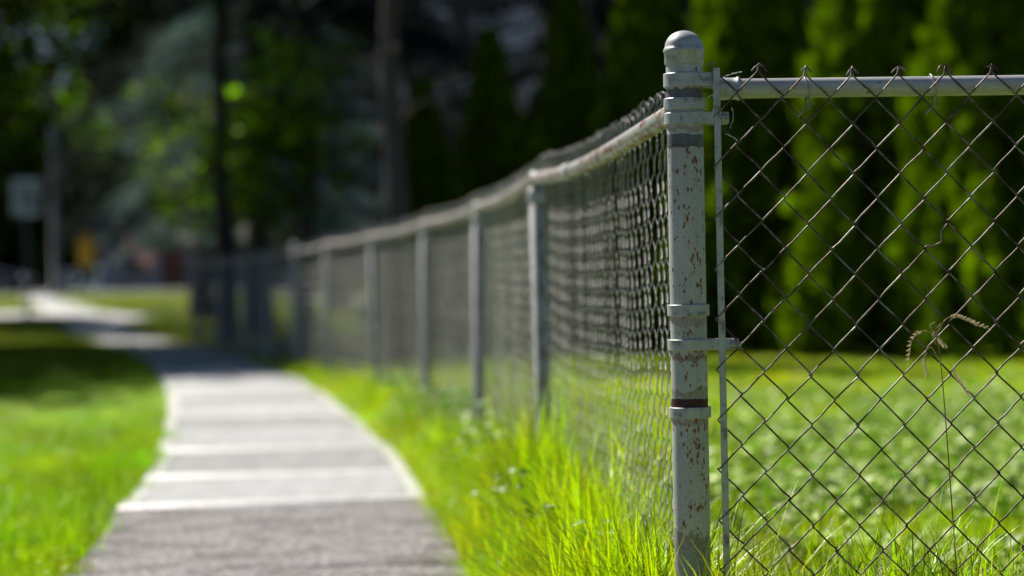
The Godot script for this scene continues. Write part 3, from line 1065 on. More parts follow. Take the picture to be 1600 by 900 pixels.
	scatter("foliage", leaf_meshes[0], M.needle, hb, hedge)
	var hs := begin()
	for i in 15:
		tube(hs, [Vector3(-6.8 + i * 0.97, -0.4, 0), Vector3(-6.8 + i * 0.97 + rf(-0.2, 0.2), 1.5, rf(-0.3, 0.3))], [0.06, 0.02], 6, false)
	part("stem", done(hs), M.bark, hedge).set_meta("kind", "stuff")

func _street() -> void:
	var grey := mat("galvanized_post", Color(0.15, 0.155, 0.17), 0.6, 0.2)
	# white regulatory sign
	var gy := land(-8.0, -40.0)
	var s := thing("street_sign", "white rectangular sign with lines of small dark print on a thin post", "sign", Vector3(-8.02, gy, -40.0), 0.12)
	var st := begin()
	tube(st, [Vector3(0, -0.2, -0.03), Vector3(0, 2.48, -0.03)], 0.028, 8)
	part("post", done(st), grey, s)
	var im := Image.create(96, 128, false, Image.FORMAT_RGB8)
	im.fill(Color(0.82, 0.83, 0.84).linear_to_srgb())
	for i in 5:
		var y := 18 + i * 19
		var x := 12 + (i * 7) % 11
		while x < 84:
			var w := 5 + (x * 7 + i * 13) % 9
			im.fill_rect(Rect2i(x, y, mini(w, 86 - x), 9), Color(0.22, 0.22, 0.24))
			x += w + 4
	var sm := mat("sign_face", Color.WHITE, 0.5)
	sm.albedo_texture = ImageTexture.create_from_image(im)
	var face := QuadMesh.new()
	face.size = Vector2(0.45, 0.61)
	part("panel", cbox(Vector3(0.47, 0.63, 0.006), 0.002), M.bar_paint, s, Transform3D(Basis(), Vector3(0, 2.12, 0)))
	part("printed_face", face, sm, s, Transform3D(Basis(), Vector3(0, 2.12, 0.006)))
	# lamp post
	var lx := -13.95
	var lz := -74.0
	var l := thing("lamp_post", "tall grey lamp post at the near kerb of the street", "lamp post", Vector3(lx, land(lx, lz), lz))
	st = begin()
	tube(st, [Vector3(0, -0.1, 0), Vector3(0, 0.3, 0), Vector3(0, 0.32, 0), Vector3(0, 8.5, 0)], [0.2, 0.2, 0.14, 0.09], 14)
	part("post", done(st), grey, l)
	st = begin()
	var arm := []
	for i in 9: arm.append(Vector3(0.02, 8.3 + 0.6 * sin(i / 8.0 * PI * 0.5), -2.2 * i / 8.0))
	tube(st, arm, 0.045, 8)
	part("arm", done(st), grey, l)
	part("lamp_head", cbox(Vector3(0.3, 0.14, 0.7), 0.05), grey, l, Transform3D(Basis(), Vector3(0.02, 8.86, -2.5)))
	# yellow warning sign seen from its narrow side
	var yx := -12.4
	var yz := -70.5
	var yw := thing("warning_sign", "tall yellow sign panel on a dark post beside the far sidewalk", "sign", Vector3(yx, land(yx, yz), yz), 0.0)
	var ym := mat("sign_yellow", Color(0.80, 0.42, 0.01), 0.5)
	part("panel", cbox(Vector3(0.46, 0.98, 0.01), 0.003), ym, yw, Transform3D(Basis(), Vector3(0, 1.38, 0)))
	st = begin()
	tube(st, [Vector3(0, -0.2, -0.035), Vector3(0, 1.95, -0.035)], 0.028, 8)
	part("post", done(st), grey, yw)
	# pale cabinet
	var cx := -16.6
	var cz := -90.5
	var cab := thing("utility_cabinet", "small pale grey cabinet on the far side of the street", "cabinet", Vector3(cx, land(cx, cz), cz))
	var pale := mat("cabinet_grey", Color(0.36, 0.37, 0.38), 0.6)
	part("body", cbox(Vector3(0.55, 0.8, 0.4), 0.02), pale, cab, Transform3D(Basis(), Vector3(0, 0.40, 0)))
	part("lid", cbox(Vector3(0.6, 0.06, 0.45), 0.02), pale, cab, Transform3D(Basis(), Vector3(0, 0.832, 0)))
	_car()
	_house()
	_person()

func _car() -> void:
	var z := -83.6
	var x := -16.6
	var c := thing("parked_car", "dark car parked by the kerb at the left, its nose to the right", "car", Vector3(x, land(x, z) - 0.01, z))
	var body := mat("car_paint", Color(0.030, 0.032, 0.038), 0.25, 0.2, 0.5)
	body.clearcoat_enabled = true
	body.clearcoat = 1.0
	body.clearcoat_roughness = 0.06
	var glass := mat("car_glass", Color(0.03, 0.035, 0.04), 0.05, 0.0, 0.9)
	var rubber := mat("rubber", Color(0.015, 0.015, 0.016), 0.9)
	var rimm := mat("rim_metal", Color(0.45, 0.45, 0.46), 0.3, 0.8)
	var lampm := mat("headlight_glass", Color(0.75, 0.76, 0.78), 0.12, 0.6, 0.8)
	# x runs from tail (-2.25) to nose (0); stations: x, bottom, top, half width
	var loft := func(stn: Array, round_: float) -> ArrayMesh:
		var st := begin()
		st.set_smooth_group(1)
		var rings := []
		for q in stn:
			var ring := []
			var n := 16
			for k in n:
				var a := TAU * (k + 0.5) / n
				var ex := pow(absf(cos(a)), round_) * signf(cos(a))
				var ey := pow(absf(sin(a)), round_) * signf(sin(a))
				var tw: float = q[3] * (1.0 - (q[4] as float) * maxf(ey, 0.0))
				ring.append(Vector3(q[0], (q[1] + q[2]) * 0.5 + ey * (q[2] - q[1]) * 0.5, ex * tw))
			rings.append(ring)
		for i in rings.size() - 1:
			for k in 16:
				var k2 := (k + 1) % 16
				quad(st, rings[i][k], rings[i + 1][k], rings[i + 1][k2], rings[i][k2])
		for e in [0, rings.size() - 1]:
			for k in 16:
				tri(st, rings[e][k], rings[e][(k + 1) % 16], Vector3(stn[e][0], (stn[e][1] + stn[e][2]) * 0.5, 0))
		return done(st)
	part("body", loft.call([[-4.45, 0.42, 0.80, 0.70, 0.1], [-4.3, 0.30, 0.95, 0.83, 0.1], [-3.4, 0.22, 1.0, 0.89, 0.06], [-2.2, 0.20, 0.97, 0.90, 0.05], [-1.2, 0.20, 0.94, 0.89, 0.06], [-0.45, 0.22, 0.84, 0.86, 0.08], [-0.1, 0.28, 0.72, 0.76, 0.1], [0.0, 0.38, 0.62, 0.62, 0.1]], 0.45), body, c)
	part("cabin_glass", loft.call([[-3.95, 0.9, 0.96, 0.74, 0.2], [-3.35, 0.85, 1.36, 0.76, 0.24], [-2.6, 0.85, 1.44, 0.78, 0.24], [-1.95, 0.85, 1.40, 0.77, 0.24], [-1.05, 0.85, 0.96, 0.74, 0.2]], 0.5), glass, c)
	part("roof", loft.call([[-3.4, 1.36, 1.40, 0.54, 0.0], [-2.6, 1.42, 1.475, 0.58, 0.0], [-1.95, 1.37, 1.43, 0.55, 0.0]], 0.6), body, c)
	var tyre := begin()
	lathe(tyre, [Vector2(0.2, -0.1), Vector2(0.29, -0.1), Vector2(0.32, -0.07), Vector2(0.32, 0.07), Vector2(0.29, 0.1), Vector2(0.2, 0.1)], 24, Transform3D(Basis(Vector3.RIGHT, PI / 2), Vector3.ZERO))
	var tm := done(tyre)
	var rim := begin()
	lathe(rim, [Vector2(0.0, 0.09), Vector2(0.05, 0.09), Vector2(0.06, 0.06), Vector2(0.17, 0.06), Vector2(0.205, 0.095), Vector2(0.205, -0.09)], 20, Transform3D(Basis(Vector3.RIGHT, PI / 2), Vector3.ZERO))
	var rm := done(rim)
	for sx in [-3.55, -0.85]:
		for sz in [-0.80, 0.80]:
			var w := part("wheel", tm, rubber, c, Transform3D(Basis(), Vector3(sx, 0.33, sz)))
			part("rim", rm, rimm, w, Transform3D(Basis() if sz > 0 else Basis(Vector3.UP, PI), Vector3.ZERO))
	for sz in [-0.62, 0.62]:
		var hl := SphereMesh.new()
		hl.radius = 0.13; hl.height = 0.2; hl.radial_segments = 20; hl.rings = 10
		part("headlight", hl, lampm, c, Transform3D(Basis.from_scale(Vector3(1.0, 0.8, 1.2)), Vector3(-0.16, 0.64, sz)))
	part("door_mirror", cbox(Vector3(0.12, 0.12, 0.2), 0.03), body, c, Transform3D(Basis(), Vector3(-1.55, 1.0, 0.98)))
	part("bumper", cbox(Vector3(0.14, 0.16, 1.3), 0.04), rubber, c, Transform3D(Basis(), Vector3(0.0, 0.36, 0)))

func _house() -> void:
	var x := -12.6
	var z := -98.0
	var h := thing("house", "low pale house with a light roof across the street", "house", Vector3(x, land(x, z), z), 0.15)
	var wall := mat("house_siding", Color(0.42, 0.38, 0.42), 0.8)
	var roof := mat("roof_shingle", Color.WHITE, 0.9)
	roof.albedo_texture = noise_tex(0.08, 81, [[0.2, Color(0.30, 0.29, 0.24)], [0.8, Color(0.44, 0.43, 0.34)]], 128)
	triplanar(roof, 1.0)
	var glass := mat("window_glass", Color(0.03, 0.035, 0.045), 0.06, 0.0, 0.9)
	var white := mat("white_trim", Color(0.7, 0.7, 0.7), 0.6)
	part("wall", cbox(Vector3(8.0, 2.0, 6.0), 0.01), wall, h, Transform3D(Basis(), Vector3(0, 0.85, 0)))
	# clapboards on the front
	for i in 9:
		part("clapboard", cbox(Vector3(7.96, 0.19, 0.025), 0.006), wall, h, Transform3D(Basis(Vector3.RIGHT, -0.06), Vector3(0, 0.2 + i * 0.185, 3.016)))
	var st := begin()
	st.set_smooth_group(-1)
	var e := Vector3(4.5, 1.8, 3.5)
	var ridge := 3.1
	for s in [-1.0, 1.0]:
		var a := Vector3(-e.x, e.y, s * e.z)
		var b := Vector3(e.x, e.y, s * e.z)
		var c := Vector3(e.x, ridge, 0)
		var d := Vector3(-e.x, ridge, 0)
		var t := Vector3(0, 0.14, 0)
		quad(st, a, b, c, d)
		quad(st, a + t, b + t, c + t, d + t)
		quad(st, a, b, b + t, a + t)
		for q in [[a, d], [b, c]]: quad(st, q[0], q[1], q[1] + t, q[0] + t)
	part("roof", done(st), roof, h)
	for s in [-1.0, 1.0]:
		st = begin()
		st.set_smooth_group(-1)
		tri(st, Vector3(s * 3.99, 1.8, 3.0), Vector3(s * 3.99, 1.8, -3.0), Vector3(s * 3.99, 3.05, 0))
		part("gable", done(st), wall, h)
	for wx in [-2.6, 0.2, 2.8]:
		var w := part("window", cbox(Vector3(1.2, 1.1, 0.08), 0.02), white, h, Transform3D(Basis(), Vector3(wx, 1.0, 3.05)))
		for k in 2: part("pane", cbox(Vector3(0.5, 0.95, 0.02), 0.005), glass, w, Transform3D(Basis(), Vector3(-0.27 + 0.54 * k, 0, 0.045)))
	part("door", cbox(Vector3(0.9, 1.7, 0.07), 0.02), mat("door_paint", Color(0.20, 0.05, 0.04), 0.5), h, Transform3D(Basis(), Vector3(-1.15, 0.75, 3.05)))
	# striped flag on a slanted staff in front of the house
	var fx := -12.0
	var fz := -80.0 + 5.2
	var f := thing("flag", "drooping flag with dark blue corner and red white stripes on a leaning staff", "flag", Vector3(fx, land(fx, fz), fz))
	st = begin()
	tube(st, [Vector3(0, -0.2, 0), Vector3(0, 2.5, 0)], 0.025, 8)
	part("staff", done(st), M.galvanized_post, f)
	var im := Image.create(130, 91, false, Image.FORMAT_RGB8)
	for i in 13: im.fill_rect(Rect2i(0, i * 7, 130, 7), Color(0.62, 0.07, 0.14) if i % 2 == 0 else Color(0.85, 0.83, 0.84))
	im.fill_rect(Rect2i(0, 0, 56, 49), Color(0.08, 0.09, 0.25))
	for i in 9:
		for j in (6 if i % 2 == 0 else 5):
			im.fill_rect(Rect2i(4 + j * 9 + (4 if i % 2 else 0), 3 + i * 5, 2, 2), Color(0.85, 0.85, 0.88))
	var fm := mat("flag_cloth", Color.WHITE, 0.9)
	fm.albedo_texture = ImageTexture.create_from_image(im)
	fm.cull_mode = BaseMaterial3D.CULL_DISABLED
	fm.backlight_enabled = true
	fm.backlight = Color(0.5, 0.5, 0.5)
	st = begin()
	st.set_smooth_group(1)
	var cloth := func(u: float, w: float) -> Vector3:
		var sag := u * u * 0.55
		return Vector3(u * 1.05 + 0.03 - 0.25 * w * u, 2.45 - w * 0.98 - sag - 0.25 * u, 0.09 * sin(u * 11.0 + w * 1.5) * (0.3 + u))
	for i in 16:
		for j in 10:
			var q := []
			for k in [[0, 0], [1, 0], [1, 1], [0, 1]]:
				q.append(Vector2((i + k[0]) / 16.0, (j + k[1]) / 10.0))
			for k in [0, 1, 2, 0, 2, 3]: v(st, cloth.call(q[k].x, q[k].y), q[k])
	part("cloth", done(st), fm, f)

func _person() -> void:
	var x := -15.9
	var z := -96.0
	var o := thing("person", "distant person in a blue top standing across the street", "person", Vector3(x, land(x, z), z), 0.5)
	var bones := []
	var V := func(a: float, b: float, c: float) -> Vector3: return Vector3(a, b, c)
	bones.append([V.call(0, 0.95, 0), V.call(0, 1.18, 0.01), 0.125, 0.13, Vector3(0.8, 1, 1.15)])
	bones.append([V.call(0, 1.18, 0.01), V.call(0, 1.36, 0), 0.13, 0.12, Vector3(0.72, 1, 1.15)])
	bones.append([V.call(0, 1.38, 0), V.call(0, 1.52, 0.01), 0.055, 0.05])
	bones.append([V.call(0, 1.58, 0.015), V.call(0, 1.63, 0.01), 0.075, 0.088])
	bones.append([V.call(0, 1.575, 0.085), V.call(0, 1.60, 0.095), 0.014, 0.010])
	for s in [-1.0, 1.0]:
		bones.append([V.call(s * 0.16, 1.38, 0), V.call(s * 0.22, 1.12, -0.02), 0.052, 0.042])
		bones.append([V.call(s * 0.22, 1.12, -0.02), V.call(s * 0.23, 0.88, 0.06), 0.040, 0.030])
		bones.append([V.call(s * 0.23, 0.87, 0.06), V.call(s * 0.225, 0.79, 0.09), 0.030, 0.026])
		for k in 4: bones.append([V.call(s * 0.225, 0.80, 0.07 + k * 0.015), V.call(s * 0.215, 0.715 + absf(k - 1.5) * 0.008, 0.08 + k * 0.017), 0.009, 0.007])
		bones.append([V.call(s * 0.215, 0.83, 0.09), V.call(s * 0.195, 0.77, 0.12), 0.010, 0.008])
		bones.append([V.call(s * 0.09, 0.92, 0), V.call(s * 0.11, 0.50, 0.01 * s), 0.088, 0.058])
		bones.append([V.call(s * 0.11, 0.50, 0.01 * s), V.call(s * 0.12, 0.09, -0.02), 0.056, 0.038])
		bones.append([V.call(s * 0.12, 0.045, -0.04), V.call(s * 0.13, 0.04, 0.15), 0.042, 0.034])
		bones.append([V.call(s * 0.088, 1.60, 0.0), V.call(s * 0.092, 1.57, 0.0), 0.016, 0.012])
	var paint := func(p: Vector3) -> Color:
		if p.y > 1.44: return Color(0.42, 0.26, 0.19)
		if absf(p.x) > 0.17 and p.y < 1.16: return Color(0.42, 0.26, 0.19)
		if p.y > 0.93: return Color(0.025, 0.13, 0.30)
		if p.y > 0.08: return Color(0.03, 0.032, 0.045)
		return Color(0.45, 0.44, 0.42)
	var sk := mat("figure_skin", Color.WHITE, 0.7)
	sk.vertex_color_use_as_albedo = true
	part("body", figure(bones, 0.022, Vector3(-0.32, -0.03, -0.2), Vector3(0.32, 1.78, 0.24), paint), sk, o)
	var hair := begin()
	lathe(hair, [Vector2(0.093, 0.0), Vector2(0.098, 0.05), Vector2(0.085, 0.095), Vector2(0.05, 0.12), Vector2(0.0, 0.126)], 18, Transform3D(Basis(Vector3.RIGHT, -0.35), Vector3(0, 1.60, -0.012)))
	part("hair", done(hair), mat("pale_hair", Color(0.40, 0.34, 0.26), 0.7), o)

# ---------------------------------------------------------------- corner post and front run
func _front_fence() -> void:
	rng.seed = 71
	var px := 0.275
	var pz := -3.78
	var R := 0.0285
	var post := thing("fence_corner_post", "grey painted steel corner post speckled with rust, domed cap on top", "fence post", Vector3(px, 0, pz))
	var st := begin()
	var prof := []
	for i in 23: prof.append(Vector2(R, i * 1.09 / 22.0))
	lathe(st, prof, 48, Transform3D(), 1.09)
	part("pole", done(st), M.pole_paint, post)
	st = begin()
	var cap := [Vector2(0.0292, 1.062), Vector2(0.0302, 1.0625), Vector2(0.0306, 1.064), Vector2(0.0306, 1.0795), Vector2(0.0318, 1.081), Vector2(0.0324, 1.0835), Vector2(0.0318, 1.0865), Vector2(0.0305, 1.0885)]
	for i in 10:
		var a := i / 9.0 * PI / 2
		cap.append(Vector2(0.0300 * cos(a), 1.089 + 0.0265 * sin(a)))
	lathe(st, cap, 48)
	part("post_cap", done(st), M.fitting_paint, post)

	# bands: a strap round the post; ears run out to the right (front run) or away along the side run
	var band := func(y: float, h: float, ear: float, dir: float, gap: float) -> void:
		var path := []
		var r := R + 0.0028
		if ear > 0.0:
			path.append(Vector2(R + ear + 0.008, gap))
			path.append(Vector2(R + ear * 0.45, lerpf(gap, r, 0.45)))
		for i in 29:
			var a := deg_to_rad(62.0 + i * (360.0 - 124.0) / 28.0)
			path.append(Vector2(cos(a) * r, sin(a) * r))
		if ear > 0.0:
			path.append(Vector2(R + ear * 0.45, -lerpf(gap, r, 0.45)))
			path.append(Vector2(R + ear + 0.008, -gap))
		var b := part("band", strap(path, h, 0.0034), M.fitting_paint, post, Transform3D(Basis(Vector3.UP, dir), Vector3(0, y, 0)))
		if ear > 0.0:
			var q := begin()
			var head := [Vector2(0.0, 0.0062), Vector2(0.004, 0.0058), Vector2(0.0072, 0.0040), Vector2(0.0090, 0.0010), Vector2(0.0090, 0.0)]
			head.reverse()
			lathe(q, head, 20, Transform3D(Basis(Vector3.RIGHT, PI / 2), Vector3(R + ear, 0, gap + 0.0018)))
			part("bolt_head", done(q), M.bolt_metal, b)
			q = begin()
			lathe(q, [Vector2(0.0035, 0.0), Vector2(0.0035, 2 * gap + 0.014), Vector2(0.0, 2 * gap + 0.014)], 10, Transform3D(Basis(Vector3.RIGHT, -PI / 2), Vector3(R + ear, 0, gap)))
			lathe(q, [Vector2(0.0, 0.0), Vector2(0.0075, 0.0), Vector2(0.0075, 0.005), Vector2(0.0, 0.005)], 6, Transform3D(Basis(Vector3.RIGHT, -PI / 2), Vector3(R + ear, 0, -gap - 0.002)), 1.0, false)
			part("bolt_nut", done(q), M.bolt_metal, b)
	band.call(1.0375, 0.0215, 0.018, 0.0, 0.008)     # brace band that carries the rail end
	band.call(1.0005, 0.0180, 0.030, PI / 2 + 0.07, 0.010)
	band.call(0.9775, 0.0185, 0.0305, 0.0, 0.0105)
	band.call(0.6785, 0.0180, 0.030, PI / 2 + 0.07, 0.010)
	band.call(0.6245, 0.0175, 0.0400, 0.0, 0.0105)
	band.call(0.5190, 0.0170, 0.030, PI / 2 + 0.07, 0.010)
	band.call(0.2000, 0.0180, 0.0400, 0.0, 0.0105)

	# front run
	var f := thing("chain_link_fence", "rusty chain link panel with grey top rail right of the corner post", "fence", Vector3(px, 0, pz))
	var rail_y := 1.0235
	st = begin()
	var rp := []
	for i in 17: rp.append(Vector3(0.07 + i * 0.17, rail_y - 0.004 * sin(i / 16.0 * PI), 0))
	tube(st, rp, 0.0155, 24)
	part("top_rail", done(st), M.rail_paint, f)
	st = begin()
	var cup := [Vector2(0.0, 0.052), Vector2(0.0165, 0.052), Vector2(0.0178, 0.0535), Vector2(0.0180, 0.056), Vector2(0.0172, 0.068), Vector2(0.0172, 0.080), Vector2(0.0186, 0.0815), Vector2(0.0190, 0.0835), Vector2(0.0184, 0.0855), Vector2(0.0157, 0.0865)]
	lathe(st, cup, 32, Transform3D(Basis(Vector3.BACK, -PI / 2), Vector3(0, rail_y, 0)))
	chamfer_box(st, Vector3(0.020, 0.018, 0.007), 0.002, Transform3D(Basis(), Vector3(0.044, rail_y + 0.010, 0.0)))
	part("rail_end", done(st), M.fitting_paint, f)
	part("tension_bar", cbox(Vector3(0.0105, 1.0, 0.0048), 0.001), M.bar_paint, f, Transform3D(Basis(Vector3.BACK, 0.004), Vector3(0.0505, 0.555, 0.020)))

	var w := 0.0362
	var pitch := 0.0782
	var meshes := []
	for k in 8: meshes.append(link_wire(w, pitch, 26, k % 2 == 1, 0.00145, 7, 0.0016))
	var kink := link_wire(w, pitch, 26, true, 0.00145, 7, 0.0008, 6)
	var x0 := 0.0425
	for i in 72:
		var k := (i % 2) + 2 * (rng.randi() % 4)
		var me: Mesh = meshes[k] if i != 9 else kink
		var xf := Transform3D(Basis(), Vector3(x0 + i * w, 1.046 + 0.010 * exp(-i * 0.5) + rf(-0.0012, 0.0012) - 0.004 * sin(i * 0.22), 0.020))
		part("wire", me, [M.rusty_wire, M.rusty_wire, M.rusty_wire, M.zinc_wire][rng.randi() % 4], f, xf)
	# tie wires round the rail
	for t in [[0.19, 0.10], [0.388, -0.2], [0.70, 0.15], [1.1, -0.1], [1.5, 0.1], [1.9, 0.0]]:
		var tp := []
		var tx: float = t[0]
		tp.append(Vector3(tx - 0.016, rail_y - 0.047, 0.024))
		tp.append(Vector3(tx - 0.004, rail_y - 0.034, 0.0225))
		for i in 15:
			var a := -2.1 + i / 14.0 * TAU * 0.86
			tp.append(Vector3(tx + 0.004 * sin(i * 0.5), rail_y + 0.0172 * sin(a), 0.0172 * cos(a)))
		tp.append(Vector3(tx + 0.004, rail_y - 0.026, 0.019))
		tp.append(Vector3(tx + 0.002, rail_y - 0.036, 0.0260))
		st = begin()
		tube(st, tp, 0.0014, 6)
		part("tie_wire", done(st), M.galvanized_wire, f)
	st = begin()
	lathe(st, [Vector2(0.0235, 0.0), Vector2(0.0235, 1.0), Vector2(0.0, 1.0)], 24)
	part("line_post", done(st), M.line_post_paint, f, Transform3D(Basis(), Vector3(2.70, 0, -0.005)))

# ---------------------------------------------------------------- side run along the walk
func _side_fence() -> void:
	rng.seed = 81
	var L := fence_line.get_baked_length()
	var f := thing("chain_link_fence", "long sagging chain link fence curving away beside the sidewalk", "fence")
	var stations := [Vector3(0.068, 0, -6.5), Vector3(-0.13, 0, -9.35), Vector3(-0.43, 0, -11.95), Vector3(-0.85, 0, -14.7), Vector3(-1.33, 0, -17.4), Vector3(-1.75, 0, -19.5), Vector3(-2.2, 0, -21.6), Vector3(-2.64, 0, -23.8), Vector3(-3.2, 0, -26.3), Vector3(-3.75, 0, -28.6)]
	var hs := [1.002, 1.015, 1.018, 1.012, 1.010, 0.985, 0.98, 0.975, 0.975, 0.975]
	var offs := [0.03]
	var ys := [0.996]
	for i in stations.size():
		offs.append(fence_line.get_closest_offset(stations[i]))
		ys.append(hs[i])
	var rail_at := func(s: float) -> float:
		for i in offs.size() - 1:
			if s <= offs[i + 1]:
				var t: float = clampf((s - offs[i]) / (offs[i + 1] - offs[i]), 0, 1)
				var sag: float = 0.022 if i == 0 else 0.010
				return lerpf(ys[i], ys[i + 1], t) - sag * sin(PI * pow(t, 1.25 if i == 0 else 1.0))
		return ys[ys.size() - 1]
	# top rails, one per span, swaged where they meet
	for i in offs.size() - 1:
		var st := begin()
		var pts := []
		var rad := []
		for k in 13:
			var s: float = lerpf(offs[i], offs[i + 1] - 0.02, k / 12.0)
			var p := along(fence_line, s)
			pts.append(Vector3(p.x, rail_at.call(s), p.z))
			rad.append(0.0165)
		tube(st, pts, rad, 16)
		part("top_rail", done(st), M.rusty_rail_paint, f)
		# coupling sleeve part way along the first span
		if i == 0 or i == 3:
			st = begin()
			var sp := []
			for k in 3:
				var s: float = lerpf(offs[i], offs[i + 1], (0.66 if i == 0 else 0.4)) + (k - 1) * 0.07
				var p := along(fence_line, s)
				sp.append(Vector3(p.x, rail_at.call(s), p.z))
			tube(st, sp, 0.0195, 16)
			part("rail_sleeve", done(st), M.fitting_paint, f)
	# line posts with loop caps
	for i in stations.size():
		var st := begin()
		var terminal := i == 5 or i == 9
		var r := 0.027 if terminal else 0.021
		var top: float = hs[i] - 0.022 if not terminal else hs[i] + 0.055
		lathe(st, [Vector2(r, -0.1), Vector2(r, top), Vector2(0.0, top)], 20)
		var lean := Basis(Vector3.BACK, [0.016, -0.012, -0.006, 0.01, -0.01, 0.012, 0.0, -0.01, 0.01, 0.0][i])
		var base: Vector3 = stations[i] + Vector3(0.0, 0, 0)
		base += Vector3(0.002, 0, 0)
		var p := part("line_post", done(st), M.line_post_paint, f, Transform3D(lean, base - lean * Vector3(0, top, 0) + Vector3(0, top, 0)))
		st = begin()
		if terminal:
			var cp := [Vector2(r + 0.003, top - 0.03), Vector2(r + 0.004, top)]
			for k in 7: cp.append(Vector2((r + 0.003) * cos(k / 6.0 * PI / 2), top + 0.03 * sin(k / 6.0 * PI / 2)))
			lathe(st, cp, 20)
		else:
			lathe(st, [Vector2(r + 0.003, top - 0.045), Vector2(r + 0.0035, top - 0.02), Vector2(r * 0.8, top - 0.001), Vector2(0.012, top + 0.003)], 18)
			var tg := tangent(fence_line, offs[i + 1])
			tube(st, [Vector3(0, top + 0.022, 0) - tg * 0.016, Vector3(0, top + 0.022, 0) - tg * 0.012, Vector3(0, top + 0.022, 0) + tg * 0.012, Vector3(0, top + 0.022, 0) + tg * 0.016], [0.0175, 0.0215, 0.0215, 0.0175], 18, false)
		part("post_cap", done(st), M.fitting_paint, p)
	# tension bar behind the corner post
	part("tension_bar", cbox(Vector3(0.0105, 0.98, 0.0048), 0.001), M.bar_paint, f, Transform3D(Basis(Vector3.UP, PI / 2), Vector3(0.252, 0.53, -3.815)))

	# fabric on the yard side of the posts
	var w := 0.0362
	var pitch := 0.0782
	var meshes := []
	for k in 8: meshes.append(link_wire(w, pitch, 26, k % 2 == 1, 0.00105, 6, 0.0012, -1, 2.4, 2.2))
	var n1 := noise(0.5, 6, 2)
	var far := PackedFloat32Array()
	var s := 0.045
	var i := 0
	while s < L - 0.05:
		var p := along(fence_line, s)
		var t := tangent(fence_line, s)
		var bx := -t
		var bz := bx.cross(Vector3.UP).normalized()
		var k := (i % 2) + 2 * (rng.randi() % 4)
		var stretch := 1.0 + 0.12 * exp(-i * 0.25)
		var y: float = rail_at.call(s) + 0.042 + n1.get_noise_2d(s * 3.0, 5.0) * 0.007
		var b := Basis(bx * stretch, Vector3.UP + bz * n1.get_noise_2d(s * 2.0, 50.0) * 0.010, bz)
		var o := Vector3(p.x, y, p.z) - bz * (0.0215 + absf(n1.get_noise_2d(s * 6.0, 90.0)) * 0.006)
		if i < 9: o.y -= pitch
		if i < 290:
			part("wire", meshes[k], M.galvanized_wire, f, Transform3D(b, o))
		else:
			push(far, b, o, Color.WHITE)
		s += w * stretch
		i += 1
	scatter("wire_mesh", meshes[0], M.galvanized_wire, far, f)

